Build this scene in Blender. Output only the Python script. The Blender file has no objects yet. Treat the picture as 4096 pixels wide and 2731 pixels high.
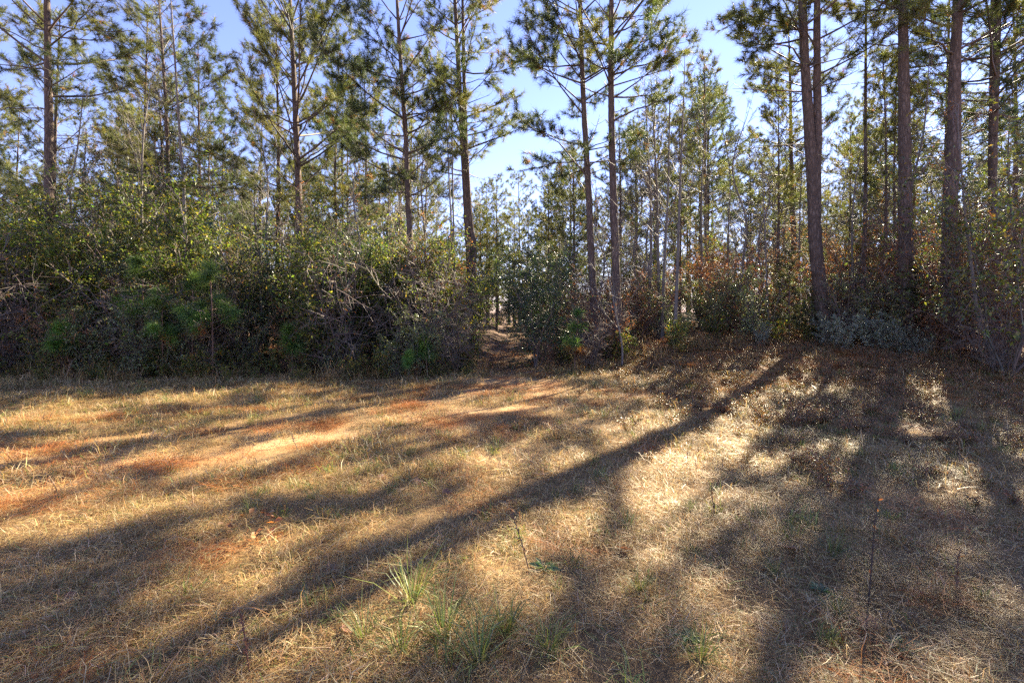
import bpy, math, random
import numpy as np
from mathutils import Vector

# ------------------------------------------------------------------ camera, sky, sun, exposure
sc = bpy.context.scene
FPX, CX, HY, CAMH = 455.0, 512.0, 312.0, 1.6           # focal length, centre and horizon in 1024 x 682 pixels
cam_d = bpy.data.cameras.new('camera')
cam = bpy.data.objects.new('camera', cam_d)
sc.collection.objects.link(cam)
cam.location = (0, 0, CAMH)
cam.rotation_euler = (math.radians(90), 0, 0)
cam_d.sensor_width = 36.0
cam_d.lens = 36.0 * FPX / 1024.0
cam_d.shift_y = -(341.0 - HY) / 1024.0
cam_d.clip_end = 3000.0
cam_d.clip_start = 0.05
sc.camera = cam

SUN_AZ, SUN_EL = math.radians(42.5), math.radians(33.0)  # to the right of straight ahead, above the horizon
world = bpy.data.worlds.new('World')
sc.world = world
world.use_nodes = True
wn = world.node_tree.nodes
wl = world.node_tree.links
wn.clear()
sky = wn.new('ShaderNodeTexSky')
sky.sky_type = 'NISHITA'
sky.sun_disc = False
sky.sun_elevation = SUN_EL
sky.sun_rotation = SUN_AZ
sky.air_density = 1.0
sky.dust_density = 0.0
sky.ozone_density = 5.0
bg = wn.new('ShaderNodeBackground')
bg.inputs['Strength'].default_value = 0.05
tint = wn.new('ShaderNodeMixRGB')                      # the photograph's violet white balance
tint.blend_type = 'MULTIPLY'
tint.inputs[0].default_value = 1.0
tint.inputs[2].default_value = (1.2, 0.88, 1.0, 1)
wo = wn.new('ShaderNodeOutputWorld')
wl.new(sky.outputs[0], tint.inputs[1])
wl.new(tint.outputs[0], bg.inputs[0])
wl.new(bg.outputs[0], wo.inputs[0])

sun_d = bpy.data.lights.new('sun', 'SUN')
sun_d.energy = 4.2
sun_d.angle = math.radians(0.53)
sun_d.color = (1.0, 0.86, 0.62)
sun = bpy.data.objects.new('sun', sun_d)
sc.collection.objects.link(sun)
SUNV = Vector((math.sin(SUN_AZ) * math.cos(SUN_EL), math.cos(SUN_AZ) * math.cos(SUN_EL), math.sin(SUN_EL)))
sun.rotation_euler = SUNV.to_track_quat('Z', 'Y').to_euler()
sun.location = SUNV * 60

sc.view_settings.view_transform = 'Standard'
sc.view_settings.look = 'None'
sc.view_settings.exposure = 2.95
sc.view_settings.gamma = 1.0
sc.view_settings.use_curve_mapping = False
sc.render.engine = 'CYCLES'
sc.cycles.max_bounces = 5
sc.cycles.diffuse_bounces = 2
sc.cycles.glossy_bounces = 2
sc.cycles.transmission_bounces = 4
sc.cycles.use_denoising = False                           # fine grain suits the needles and grass better
sc.cycles.sample_clamp_indirect = 2.0
sc.cycles.sample_clamp_direct = 3.0

rng = np.random.default_rng(11)
random.seed(5)
COL = sc.collection


# ------------------------------------------------------------------ helpers
def sstep(a, b, v):
    t = np.clip((np.asarray(v, float) - a) / (b - a), 0, 1)
    return t * t * (3 - 2 * t)


def vnoise(x, y, s=0):
    """cheap smooth value noise, about -1..1"""
    x = np.asarray(x, float); y = np.asarray(y, float)
    def h(i, j):
        n = np.sin(i * 127.1 + j * 311.7 + s * 74.7) * 43758.5453
        return (n - np.floor(n)) * 2 - 1
    xi, yi = np.floor(x), np.floor(y)
    u, v = x - xi, y - yi
    u, v = u * u * (3 - 2 * u), v * v * (3 - 2 * v)
    return (h(xi, yi) * (1 - u) + h(xi + 1, yi) * u) * (1 - v) + (h(xi, yi + 1) * (1 - u) + h(xi + 1, yi + 1) * u) * v


L_EDGE = np.array([(-60, 9.0), (-16, 10.2), (-12, 10.7), (-6, 11.0), (-3, 11.3), (-0.8, 11.9)])
R_EDGE = np.array([(0.7, 11.9), (2.0, 12.3), (3.4, 12.9), (8, 12.7), (9.6, 11.2), (11, 9.4), (13, 7.4), (18, 5.0), (60, 3.0)])


def edge_y(x):
    x = np.asarray(x, float)
    l = np.interp(x, L_EDGE[:, 0], L_EDGE[:, 1])
    r = np.interp(x, R_EDGE[:, 0], R_EDGE[:, 1])
    return np.where(x < 0, l, r)


def path_x(y):
    y = np.asarray(y, float)
    return 0.12 + 0.25 * np.sin((y - 11) * 0.12) * np.clip((y - 11) / 20, 0, 3)


def gz(x, y):
    """height of the ground"""
    x = np.asarray(x, float); y = np.asarray(y, float)
    z = 0.72 * sstep(5, 13.5, y) * sstep(0.9, 7.5, x)
    dl = x - path_x(y)
    z = z + 0.30 * sstep(11.6, 13.6, y) * sstep(-0.85, -1.9, dl)
    z = z + 0.30 * sstep(12.0, 14.0, y) * sstep(0.85, 1.9, dl)
    z = z + 0.5 * sstep(18, 50, y) * sstep(0.9, 6, np.abs(dl))
    z = z + 0.035 * vnoise(x * 0.7, y * 0.7, 1) + 0.018 * vnoise(x * 2.1, y * 2.1, 2) + 0.008 * vnoise(x * 6, y * 6, 3)
    return z


def W(px, py, d):
    """the point at depth d (metres ahead) seen at a pixel of the 1024 x 682 picture"""
    return np.array([(px - CX) / FPX * d, d, CAMH - (py - HY) / FPX * d])


class Geo:
    def __init__(s):
        s.V, s.F, s.C, s.n = [], [], [], 0
    def add(s, V, F, C):
        V = np.asarray(V, float)
        if len(V) == 0:
            return
        s.V.append(V); s.F.append(np.asarray(F, np.int64) + s.n)
        C = np.asarray(C, float)
        if C.ndim == 1:
            C = np.tile(C, (len(V), 1))
        s.C.append(C); s.n += len(V)
    def mesh(s, name, mat, smooth=False):
        V = np.concatenate(s.V); C = np.concatenate(s.C)
        me = bpy.data.meshes.new(name)
        me.vertices.add(len(V)); me.vertices.foreach_set('co', V.astype(np.float32).ravel())
        loops = np.concatenate([f.ravel() for f in s.F])
        tot = np.concatenate([np.full(len(f), f.shape[1]) for f in s.F])
        start = np.concatenate([[0], np.cumsum(tot)[:-1]])
        me.loops.add(len(loops)); me.loops.foreach_set('vertex_index', loops.astype(np.int32))
        me.polygons.add(len(tot)); me.polygons.foreach_set('loop_start', start.astype(np.int32))
        me.update(calc_edges=True)
        if smooth:
            me.polygons.foreach_set('use_smooth', np.ones(len(tot), bool))
        a = me.attributes.new('Col', 'FLOAT_COLOR', 'POINT')
        a.data.foreach_set('color', np.concatenate([C, np.ones((len(C), 1))], 1).astype(np.float32).ravel())
        me.materials.append(mat)
        return me


def norm(v):
    return v / np.maximum(np.linalg.norm(v, axis=-1, keepdims=True), 1e-9)


def randdir(n, r=rng):
    return norm(r.normal(size=(n, 3)))


def pick(pal, n, r=rng, jit=0.18):
    pal = np.asarray(pal, float)
    c = pal[r.integers(0, len(pal), n)]
    return np.clip(c * (1 + jit * r.normal(size=(n, 1))) * (1 + 0.06 * r.normal(size=(n, 3))), 0.004, 0.9)


def tubes(g, polys, sides=3, col=(0.1, 0.08, 0.07), r=rng):
    """polys: list of (points Kx3, start radius, end radius); alike K are swept together"""
    by = {}
    for p in polys:
        by.setdefault(len(p[0]), []).append(p)
    for K, ps in by.items():
        P = np.array([p[0] for p in ps]); N = len(ps)
        r0 = np.array([p[1] for p in ps]); r1 = np.array([p[2] for p in ps])
        T = np.empty_like(P)
        T[:, 1:-1] = P[:, 2:] - P[:, :-2]; T[:, 0] = P[:, 1] - P[:, 0]; T[:, -1] = P[:, -1] - P[:, -2]
        T = norm(T)
        m = norm(P[:, -1] - P[:, 0])
        ref = np.where(np.abs(m[:, 2:3]) > 0.7, np.array([[1.0, 0.13, 0]]), np.array([[0.1, 0.05, 1.0]]))[:, None, :]
        U = norm(np.cross(T, ref)); B = np.cross(T, U)
        t = np.linspace(0, 1, K)[None, :]
        rad = (r0[:, None] * (1 - t) + r1[:, None] * t)[:, :, None, None]
        a = np.linspace(0, 2 * np.pi, sides, endpoint=False)
        ring = U[:, :, None, :] * np.cos(a)[None, None, :, None] + B[:, :, None, :] * np.sin(a)[None, None, :, None]
        V = (P[:, :, None, :] + rad * ring).reshape(-1, 3)
        i = (np.arange(N) * K * sides)[:, None, None]; k = (np.arange(K - 1) * sides)[None, :, None]; s = np.arange(sides)[None, None, :]
        s2 = (s + 1) % sides
        F = np.stack([i + k + s, i + k + s2, i + k + sides + s2, i + k + sides + s], -1).reshape(-1, 4)
        c = np.repeat(pick([col], N, r, 0.15), K * sides, 0)
        g.add(V, F, c)


def leaves(g, P, A, L, wr, cols, r=rng, fold=0.25, droop=0.15):
    """one folded four-point leaf at each P, along A"""
    n = len(P)
    if n == 0:
        return
    A = norm(A); S = norm(np.cross(randdir(n, r) * .75 + np.array([0, 0, 1.0]), A)); N = np.cross(A, S)
    L = np.asarray(L)[:, None] * np.ones((n, 1))
    w = L * wr * 0.5
    b = P; mid = P + A * L * 0.48
    l = mid + S * w + N * w * fold; q = mid - S * w + N * w * fold
    t = P + A * L - N * L * droop
    V = np.stack([b, q, t, l], 1).reshape(-1, 3)
    i = np.arange(n)[:, None] * 4
    F = np.concatenate([i + np.array([[0, 1, 2]]), i + np.array([[0, 2, 3]])])
    g.add(V, F, np.repeat(cols, 4, 0))


def tufts(g, P, A, size, nb, cols, w=0.011, th=(0.25, 1.25), droop=0.12, r=rng):
    """a brush of needles round the shoot at each P along A"""
    n = len(P)
    if n == 0:
        return
    A = norm(A)
    P2 = np.repeat(P, nb, 0); A2 = np.repeat(A, nb, 0); S2 = np.repeat(np.asarray(size) * np.ones(n), nb)[:, None]
    m = len(P2)
    pr = norm(np.cross(A2, randdir(m, r)))
    t = r.uniform(th[0], th[1], (m, 1))
    D = A2 * np.cos(t) + pr * np.sin(t); D[:, 2] -= droop; D = norm(D)
    base = P2 - A2 * S2 * r.uniform(0, 0.75, (m, 1))
    Ln = S2 * r.uniform(0.7, 1.1, (m, 1))
    side = norm(np.cross(D, randdir(m, r))) * (w * 0.5)
    tip = base + D * Ln; tip[:, 2] -= (Ln[:, 0] * droop * 0.5)
    V = np.stack([base - side, base + side, tip], 1).reshape(-1, 3)
    F = np.arange(m * 3).reshape(-1, 3)
    g.add(V, F, np.repeat(np.repeat(cols, nb, 0) * r.uniform(0.75, 1.25, (m, 1)), 3, 0))


# ------------------------------------------------------------------ materials
def new_mat(name):
    m = bpy.data.materials.new(name); m.use_nodes = True
    nt = m.node_tree; nt.nodes.clear()
    out = nt.nodes.new('ShaderNodeOutputMaterial')
    return m, nt, nt.nodes, nt.links, out


def leaf_mat(name, rough, transl, spec=0.5, tcol=(1.5, 1.55, 0.7)):
    m, nt, N, L, out = new_mat(name)
    at = N.new('ShaderNodeAttribute'); at.attribute_name = 'Col'
    oi = N.new('ShaderNodeObjectInfo')
    hs = N.new('ShaderNodeHueSaturation')
    mr = N.new('ShaderNodeMapRange'); mr.inputs['To Min'].default_value = 0.8; mr.inputs['To Max'].default_value = 1.22
    L.new(oi.outputs['Random'], mr.inputs['Value']); L.new(mr.outputs[0], hs.inputs['Value'])
    L.new(at.outputs['Color'], hs.inputs['Color'])
    p = N.new('ShaderNodeBsdfPrincipled'); p.inputs['Roughness'].default_value = rough
    p.inputs['Specular IOR Level'].default_value = spec
    L.new(hs.outputs[0], p.inputs['Base Color'])
    tm = N.new('ShaderNodeMix'); tm.data_type = 'RGBA'; tm.blend_type = 'MULTIPLY'; tm.inputs[0].default_value = 1.0
    tm.inputs[7].default_value = (*tcol, 1)
    L.new(hs.outputs[0], tm.inputs[6])
    tr = N.new('ShaderNodeBsdfTranslucent'); L.new(tm.outputs[2], tr.inputs['Color'])
    ms = N.new('ShaderNodeMixShader'); ms.inputs[0].default_value = transl
    L.new(p.outputs[0], ms.inputs[1]); L.new(tr.outputs[0], ms.inputs[2]); L.new(ms.outputs[0], out.inputs[0])
    return m


M_leaf = leaf_mat('broad_leaf', 0.48, 0.48, 0.4)
M_gloss = leaf_mat('glossy_leaf', 0.34, 0.28, 0.7)
M_needle = leaf_mat('pine_needle', 0.55, 0.40, 0.5, (1.5, 1.45, 0.75))
M_grass = leaf_mat('dry_grass_blade', 0.5, 0.35, 0.4, (1.25, 1.15, 0.85))
M_dead = leaf_mat('dead_leaf', 0.6, 0.35, 0.3, (1.4, 1.1, 0.7))


def bark_mat(name, c0, c1, scale=1.0, bump=0.6, stretch=5.0):
    m, nt, N, L, out = new_mat(name)
    tc = N.new('ShaderNodeTexCoord')
    mp = N.new('ShaderNodeMapping'); mp.inputs['Scale'].default_value = (22 * scale, 22 * scale, 22 * scale / stretch)
    L.new(tc.outputs['Object'], mp.inputs['Vector'])
    nz = N.new('ShaderNodeTexNoise'); nz.inputs['Scale'].default_value = 1.7; nz.inputs['Detail'].default_value = 6; nz.inputs['Roughness'].default_value = 0.7
    L.new(mp.outputs[0], nz.inputs['Vector'])
    vo = N.new('ShaderNodeTexVoronoi'); vo.feature = 'DISTANCE_TO_EDGE'; vo.inputs['Scale'].default_value = 0.8
    ad = N.new('ShaderNodeMixRGB'); ad.blend_type = 'ADD'; ad.inputs[0].default_value = 1.0
    L.new(mp.outputs[0], ad.inputs[1]); L.new(nz.outputs['Color'], ad.inputs[2]); L.new(ad.outputs[0], vo.inputs['Vector'])
    cr = N.new('ShaderNodeValToRGB'); e = cr.color_ramp.elements
    e[0].position = 0.0; e[0].color = (c0[0] * .45, c0[1] * .45, c0[2] * .45, 1); e[1].position = 0.42; e[1].color = (*c1, 1)
    L.new(vo.outputs['Distance'], cr.inputs['Fac'])
    mx = N.new('ShaderNodeMixRGB'); mx.blend_type = 'MIX'; mx.inputs[2].default_value = (*c0, 1)
    n2 = N.new('ShaderNodeTexNoise'); n2.inputs['Scale'].default_value = 3.0; n2.inputs['Detail'].default_value = 4
    L.new(tc.outputs['Object'], n2.inputs['Vector'])
    L.new(n2.outputs['Fac'], mx.inputs[0]); L.new(cr.outputs[0], mx.inputs[1])
    p = N.new('ShaderNodeBsdfPrincipled'); p.inputs['Roughness'].default_value = 0.85
    p.inputs['Specular IOR Level'].default_value = 0.25
    L.new(mx.outputs[0], p.inputs['Base Color'])
    bp = N.new('ShaderNodeBump'); bp.inputs['Strength'].default_value = bump; bp.inputs['Distance'].default_value = 0.03
    L.new(vo.outputs['Distance'], bp.inputs['Height']); L.new(bp.outputs[0], p.inputs['Normal'])
    L.new(p.outputs[0], out.inputs[0])
    return m


M_bark = bark_mat('pine_bark', (0.09, 0.065, 0.052), (0.25, 0.195, 0.165), 0.9, 0.9, 4.2)
M_grey = bark_mat('grey_bark', (0.15, 0.135, 0.12), (0.27, 0.25, 0.23), 1.6, 0.25, 3)


def twig_mat(name):
    m, nt, N, L, out = new_mat(name)
    at = N.new('ShaderNodeAttribute'); at.attribute_name = 'Col'
    no = N.new('ShaderNodeTexNoise'); no.inputs['Scale'].default_value = 30
    mx = N.new('ShaderNodeMixRGB'); mx.blend_type = 'MULTIPLY'; mx.inputs[0].default_value = 0.6
    L.new(at.outputs['Color'], mx.inputs[1]); L.new(no.outputs['Fac'], mx.inputs[2])
    p = N.new('ShaderNodeBsdfPrincipled'); p.inputs['Roughness'].default_value = 0.65
    L.new(mx.outputs[0], p.inputs['Base Color']); L.new(p.outputs[0], out.inputs[0])
    return m


M_twig = twig_mat('twig_bark')


def ground_mat():
    m, nt, N, L, out = new_mat('sandy_ground_with_pine_straw')
    geo = N.new('ShaderNodeNewGeometry')
    at = N.new('ShaderNodeAttribute'); at.attribute_name = 'Col'     # r straw, g bare sand, b forest litter
    sp = N.new('ShaderNodeSeparateColor'); L.new(at.outputs['Color'], sp.inputs[0])
    def noise(s, d=6, ro=0.6):
        n = N.new('ShaderNodeTexNoise'); n.inputs['Scale'].default_value = s; n.inputs['Detail'].default_value = d
        n.inputs['Roughness'].default_value = ro; L.new(geo.outputs['Position'], n.inputs['Vector']); return n
    def ramp(f, a, b, ca, cb):
        c = N.new('ShaderNodeValToRGB'); e = c.color_ramp.elements
        e[0].position = a; e[1].position = b; e[0].color = (*ca, 1); e[1].color = (*cb, 1); L.new(f, c.inputs[0]); return c
    def mix(f, a, b, t='MIX'):
        x = N.new('ShaderNodeMixRGB'); x.blend_type = t
        if isinstance(f, float): x.inputs[0].default_value = f
        else: L.new(f, x.inputs[0])
        for i, v in ((1, a), (2, b)):
            if isinstance(v, tuple): x.inputs[i].default_value = (*v, 1)
            else: L.new(v, x.inputs[i])
        return x
    fine, mid, big = noise(55, 8, 0.7), noise(7, 6), noise(1.3, 4)
    thatch = ramp(fine.outputs['Fac'], 0.35, 0.7, (0.10, 0.06, 0.03), (0.37, 0.24, 0.11))
    sand = ramp(fine.outputs['Fac'], 0.3, 0.7, (0.34, 0.20, 0.09), (0.56, 0.37, 0.19))
    straw = ramp(fine.outputs['Fac'], 0.35, 0.7, (0.13, 0.05, 0.016), (0.44, 0.21, 0.065))
    litter = ramp(fine.outputs['Fac'], 0.35, 0.7, (0.045, 0.028, 0.018), (0.21, 0.12, 0.07))
    a = mix(sp.outputs[1], thatch.outputs[0], sand.outputs[0])
    mm = N.new('ShaderNodeMath'); mm.operation = 'MULTIPLY'
    sm = ramp(mid.outputs['Fac'], 0.3, 0.55, (0.25,) * 3, (1,) * 3)
    L.new(sm.outputs[0], mm.inputs[0]); L.new(sp.outputs[0], mm.inputs[1])
    b = mix(mm.outputs[0], a.outputs[0], straw.outputs[0])
    c = mix(sp.outputs[2], b.outputs[0], litter.outputs[0])
    v = ramp(big.outputs['Fac'], 0.3, 0.7, (0.75,) * 3, (1.1,) * 3)
    d = mix(1.0, c.outputs[0], v.outputs[0], 'MULTIPLY')
    p = N.new('ShaderNodeBsdfPrincipled'); p.inputs['Roughness'].default_value = 0.9; p.inputs['Specular IOR Level'].default_value = 0.2
    L.new(d.outputs[0], p.inputs['Base Color'])
    bp = N.new('ShaderNodeBump'); bp.inputs['Strength'].default_value = 0.9; bp.inputs['Distance'].default_value = 0.03
    ah = N.new('ShaderNodeMath'); ah.operation = 'ADD'; L.new(fine.outputs['Fac'], ah.inputs[0]); L.new(mid.outputs['Fac'], ah.inputs[1])
    L.new(ah.outputs[0], bp.inputs['Height']); L.new(bp.outputs[0], p.inputs['Normal']); L.new(p.outputs[0], out.inputs[0])
    return m


M_ground = ground_mat()


# ------------------------------------------------------------------ scene bookkeeping
def tag(o, label=None, cat=None, group=None, kind=None):
    if label: o['label'] = label
    if cat: o['category'] = cat
    if group: o['group'] = group
    if kind: o['kind'] = kind
    return o


def obj(name, me, parent=None):
    o = bpy.data.objects.new(name, me); COL.objects.link(o)
    if parent is not None: o.parent = parent
    return o


def thing(name, loc, rz=0.0, s=1.0):
    o = bpy.data.objects.new(name, None); COL.objects.link(o)
    o.empty_display_size = 0.2
    o.location = loc; o.rotation_euler = (0, 0, rz)
    o.scale = (s, s, s) if np.isscalar(s) else s
    return o


def put(name, parts, x, y, rz=None, s=1.0, dz=-0.04):
    """a thing of its own from shared part meshes [(part name, mesh)]"""
    t = thing(name, (x, y, float(gz(x, y)) + dz), rng.uniform(0, 6.28) if rz is None else rz, s)
    for pn, me in parts:
        obj(pn, me, t)
    return t


# ------------------------------------------------------------------ the ground
TRACKS = [  # wheel tracks and pine-straw streaks, ground points seen in the photograph
    ([(0.1, 13), (0.0, 11), (-0.6, 8.6), (-2.6, 6.7), (-5.9, 5.2), (-12, 3.6)], 0.32),
    ([(0.5, 12), (0.9, 9.6), (0.2, 7.6), (-1.6, 6.0), (-3.6, 4.75), (-9, 2.7)], 0.26),
    ([(1.9, 9.0), (1.3, 7.6), (-0.3, 6.0), (-2.3, 4.6), (-5, 3.1)], 0.22),
    ([(0.9, 9.2), (1.6, 9.0), (2.3, 8.6), (2.7, 8.8)], 0.42),
    ([(-0.2, 10.4), (-1.6, 9.0), (-4.5, 7.4), (-9, 6.4), (-14, 5.8)], 0.30),
]


def seg_dist(x, y, pts):
    pts = np.array(pts, float)
    d = np.full(np.shape(x), 1e9)
    for a, b in zip(pts[:-1], pts[1:]):
        v = b - a
        t = np.clip(((x - a[0]) * v[0] + (y - a[1]) * v[1]) / (v @ v), 0, 1)
        d = np.minimum(d, np.hypot(x - a[0] - t * v[0], y - a[1] - t * v[1]))
    return d


def masks(x, y):
    x = np.asarray(x, float); y = np.asarray(y, float)
    wx = x + 0.25 * vnoise(x * 1.6, y * 1.6, 7); wy = y + 0.2 * vnoise(x * 1.6, y * 1.6, 8)
    straw = np.zeros(x.shape)
    for pts, w in TRACKS:
        straw = np.maximum(straw, sstep(w * 1.25, w * 0.2, seg_dist(wx, wy, pts)))
    straw = straw * (0.45 + 0.45 * vnoise(x * 3, y * 3, 4))
    lane = seg_dist(wx, wy, [(0.3, 12), (0.1, 8.6), (-1.6, 6.4), (-4.4, 4.9), (-10, 3.2)])
    sand = sstep(2.0, 0.3, lane) * (0.5 + 0.5 * vnoise(x * 1.1 + 3, y * 1.6, 5)) * 1.3
    sand = np.maximum(sand, sstep(0.2, 0.8, vnoise(x * 0.55 + 9, y * 0.8, 6)) * 0.5 * sstep(8, 5, y))
    e = edge_y(x)
    litter = sstep(e - 0.4, e + 0.9, y + 0.3 * vnoise(x * 2, y * 2, 9))
    reddish = sstep(2, 5, x) * sstep(6.5, 10.5, y)
    straw = np.maximum(straw, reddish * (0.42 + 0.35 * vnoise(x * 2, y * 2, 12)))
    return np.clip(straw, 0, 1), np.clip(sand, 0, 1), np.clip(litter, 0, 1)


def grade(lo, hi, step, far, k=1.22):
    a = list(np.arange(lo, hi + 1e-6, step))
    s = step
    while a[-1] < far:
        s *= k; a.append(a[-1] + s)
    s = step
    while a[0] > -far:
        s *= k; a.insert(0, a[0] - s)
    return np.array(a)


gx = grade(-14, 14, 0.11, 700); gy = grade(0.5, 20, 0.11, 700)
GX, GY = np.meshgrid(gx, gy)
GZ = gz(GX, GY)
s_, a_, l_ = masks(GX, GY)
G = Geo()
ny, nx = GX.shape
ii = np.arange(ny - 1)[:, None] * nx + np.arange(nx - 1)[None, :]
G.add(np.stack([GX, GY, GZ], -1).reshape(-1, 3), np.stack([ii, ii + 1, ii + nx + 1, ii + nx], -1).reshape(-1, 4),
      np.stack([s_, a_, l_], -1).reshape(-1, 3))
tag(obj('ground', G.mesh('ground', M_ground, True)), 'sandy clearing floor with wheel tracks and rusty pine straw', 'ground', kind='structure')

# the footpath: a trodden strip of litter running straight into the wood
G = Geo()
ys = np.concatenate([np.arange(11.6, 22, 0.2), np.arange(22, 90, 1.0)])
us = np.linspace(-1, 1, 11)
PX = path_x(ys)[:, None] + us[None, :] * (0.68 + 0.08 * vnoise(ys * 1.3, ys * 0, 3))[:, None] * (1 + 0.08 * vnoise(ys[:, None] * 2, us[None] * 0 + us[None] * 3, 4))
PY = np.repeat(ys[:, None], 11, 1)
PZ = gz(PX, PY) + 0.012 - 0.05 * (np.abs(us) ** 6)[None, :]
jj = np.arange(len(ys) - 1)[:, None] * 11 + np.arange(10)[None, :]
fade = np.zeros(PX.shape)
G.add(np.stack([PX, PY, PZ], -1).reshape(-1, 3), np.stack([jj, jj + 1, jj + 12, jj + 11], -1).reshape(-1, 4),
      np.stack([fade + 0.4, fade + 0.1, fade + 0.6], -1).reshape(-1, 3))  # litter brown, weighted darker so the colour carries the path's shade
tag(obj('path', G.mesh('path', M_ground, True)), 'narrow trodden path leading straight into the pine forest', 'path', kind='structure')

# ------------------------------------------------------------------ pines
NEEDLE = [(0.068, 0.092, 0.034), (0.1, 0.115, 0.036), (0.145, 0.145, 0.042), (0.08, 0.1, 0.048), (0.12, 0.13, 0.052)]
NEEDLE_DARK = [(0.045, 0.07, 0.034), (0.06, 0.088, 0.038), (0.09, 0.11, 0.04), (0.055, 0.08, 0.048)]
NEEDLE_BROWN = [(0.2, 0.09, 0.03), (0.26, 0.13, 0.05)]
TWIGC = (0.11, 0.08, 0.065)


def spline(pts, n):
    """Catmull-Rom through pts, n samples evenly spread"""
    p = np.array(pts, float)
    q = np.vstack([2 * p[0] - p[1], p, 2 * p[-1] - p[-2]])
    out = []
    for i in range(1, len(q) - 2):
        t = np.linspace(0, 1, 12, endpoint=False)[:, None]
        a, b, c, d = q[i - 1], q[i], q[i + 1], q[i + 2]
        out.append(0.5 * (2 * b + (c - a) * t + (2 * a - 5 * b + 4 * c - d) * t ** 2 + (3 * b - a - 3 * c + d) * t ** 3))
    out = np.vstack(out + [p[-1:]])
    s = np.concatenate([[0], np.cumsum(np.linalg.norm(np.diff(out, axis=0), axis=1))])
    u = np.linspace(0, s[-1], n)
    return np.stack([np.interp(u, s, out[:, k]) for k in range(3)], 1)


def trunk_mesh(g, pts, r0, r1, sides=18, rough=0.09, flare=0.35, seed=0):
    P = pts; K = len(P)
    T = np.gradient(P, axis=0); T = norm(T)
    U = norm(np.cross(T, np.array([[0.05, 1, 0.02]]))); B = np.cross(T, U)
    t = np.linspace(0, 1, K)
    h = np.linalg.norm(P - P[0], axis=1)
    rad = (r0 * (1 - t) ** 0.8 + r1 * t) * (1 + flare * np.exp(-h / 0.25))
    a = np.linspace(0, 2 * np.pi, sides, endpoint=False)
    nz = 1 + rough * vnoise(a[None, :] * 2.6 + seed, h[:, None] * 3.1, seed) + rough * 0.7 * vnoise(a[None, :] * 6, h[:, None] * 9, seed + 1)
    rr = rad[:, None] * nz
    V = P[:, None, :] + rr[:, :, None] * (U[:, None, :] * np.cos(a)[None, :, None] + B[:, None, :] * np.sin(a)[None, :, None])
    i = np.arange(K - 1)[:, None] * sides; s = np.arange(sides)[None, :]; s2 = (s + 1) % sides
    F = np.stack([i + s, i + s2, i + sides + s2, i + sides + s], -1).reshape(-1, 4)
    g.add(V.reshape(-1, 3), F, (0.2, 0.2, 0.2))
    return rad


def dress(gb, gn, P, r0, live, pal, dens=1.0, nb=30, tsize=0.2, w=0.009, r=rng, start=0.25, sides=4):
    """one limb along P with side shoots; needle tufts on the live ones"""
    K = len(P)
    L = np.linalg.norm(np.diff(P, axis=0), axis=1).sum()
    tubes(gb, [(P, r0, max(0.004, r0 * 0.18))], sides, TWIGC, r)
    ns = max(3, int(L * 3.4 * dens)) if live else max(1, int(L * 2.2))
    tw, tp, ta = [], [], []
    sp = np.linspace(0, 1, K)
    UP = np.array([0, 0, 1.0])
    for j in range(ns):
        t = start + (1 - start) * (j + r.uniform(0, 1)) / ns
        t = min(t, 0.98)
        b = np.array([np.interp(t, sp, P[:, k]) for k in range(3)])
        d = norm(np.array([np.interp(min(1, t + .1), sp, P[:, k]) - np.interp(max(0, t - .1), sp, P[:, k]) for k in range(3)]))
        side = norm(np.cross(d, UP)) * (1 if j % 2 else -1)
        dd = norm(d * r.uniform(0.4, 1.0) + side * r.uniform(0.2, 1.0) + UP * r.uniform(-0.25, 0.8))
        l = 0.2 + (1 - t) * L * r.uniform(0.15, 0.4) + 0.3 * r.random()
        p1 = b + dd * l * 0.5 + UP * (-0.04 * l); p2 = b + dd * l + UP * (r.uniform(0.0, 0.25) * l)
        tw.append((np.array([b, p1, p2]), max(0.004, r0 * 0.28), 0.003))
        if live:
            for k in range(int(2 + l * 5)):
                u = r.uniform(0.35, 1.0) if k else 1.0
                q = b + (p2 - b) * u; d2 = norm(dd + r.normal(size=3) * 0.75 + UP * 0.25); l2 = r.uniform(0.08, 0.3)
                e = q + d2 * l2
                tw.append((np.array([q, e]), 0.004, 0.003))
                tp.append(e); ta.append(d2 + UP * 0.2)
                if l2 > 0.14: tp.append(q + d2 * l2 * .5); ta.append(d2 + r.normal(size=3) * .3)
        elif l > 0.5:
            for k in range(2):
                e = b + (p2 - b) * r.uniform(.4, .9); x = norm(dd + r.normal(size=3) * .6)
                tw.append((np.array([e, e + x * .12, e + x * .3 + np.array([0, 0, .03])]), 0.004, 0.002))
    if live:
        m = max(2, int(L * 0.35 / 0.13))
        for k in range(m):
            t = 1 - 0.4 * k / m
            tp.append(np.array([np.interp(t, sp, P[:, c]) for c in range(3)]) + r.normal(size=3) * 0.02)
            ta.append(norm(P[-1] - P[-2]) + r.normal(size=3) * 0.3 + np.array([0, 0, 0.25]))
    if tw: tubes(gb, tw, 3, TWIGC, r)
    if tp:
        tp = np.array(tp); ta = np.array(ta)
        base = pick(pal, 1, r, 0.1)[0]
        cols = 0.5 * pick(pal, len(tp), r, 0.15) + 0.5 * base
        brown = r.random(len(tp)) < 0.02
        cols[brown] = pick(NEEDLE_BROWN, int(brown.sum()), r)
        tufts(gn, tp, ta, tsize * r.uniform(0.8, 1.15, len(tp)), nb, cols, w, r=r)


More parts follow.
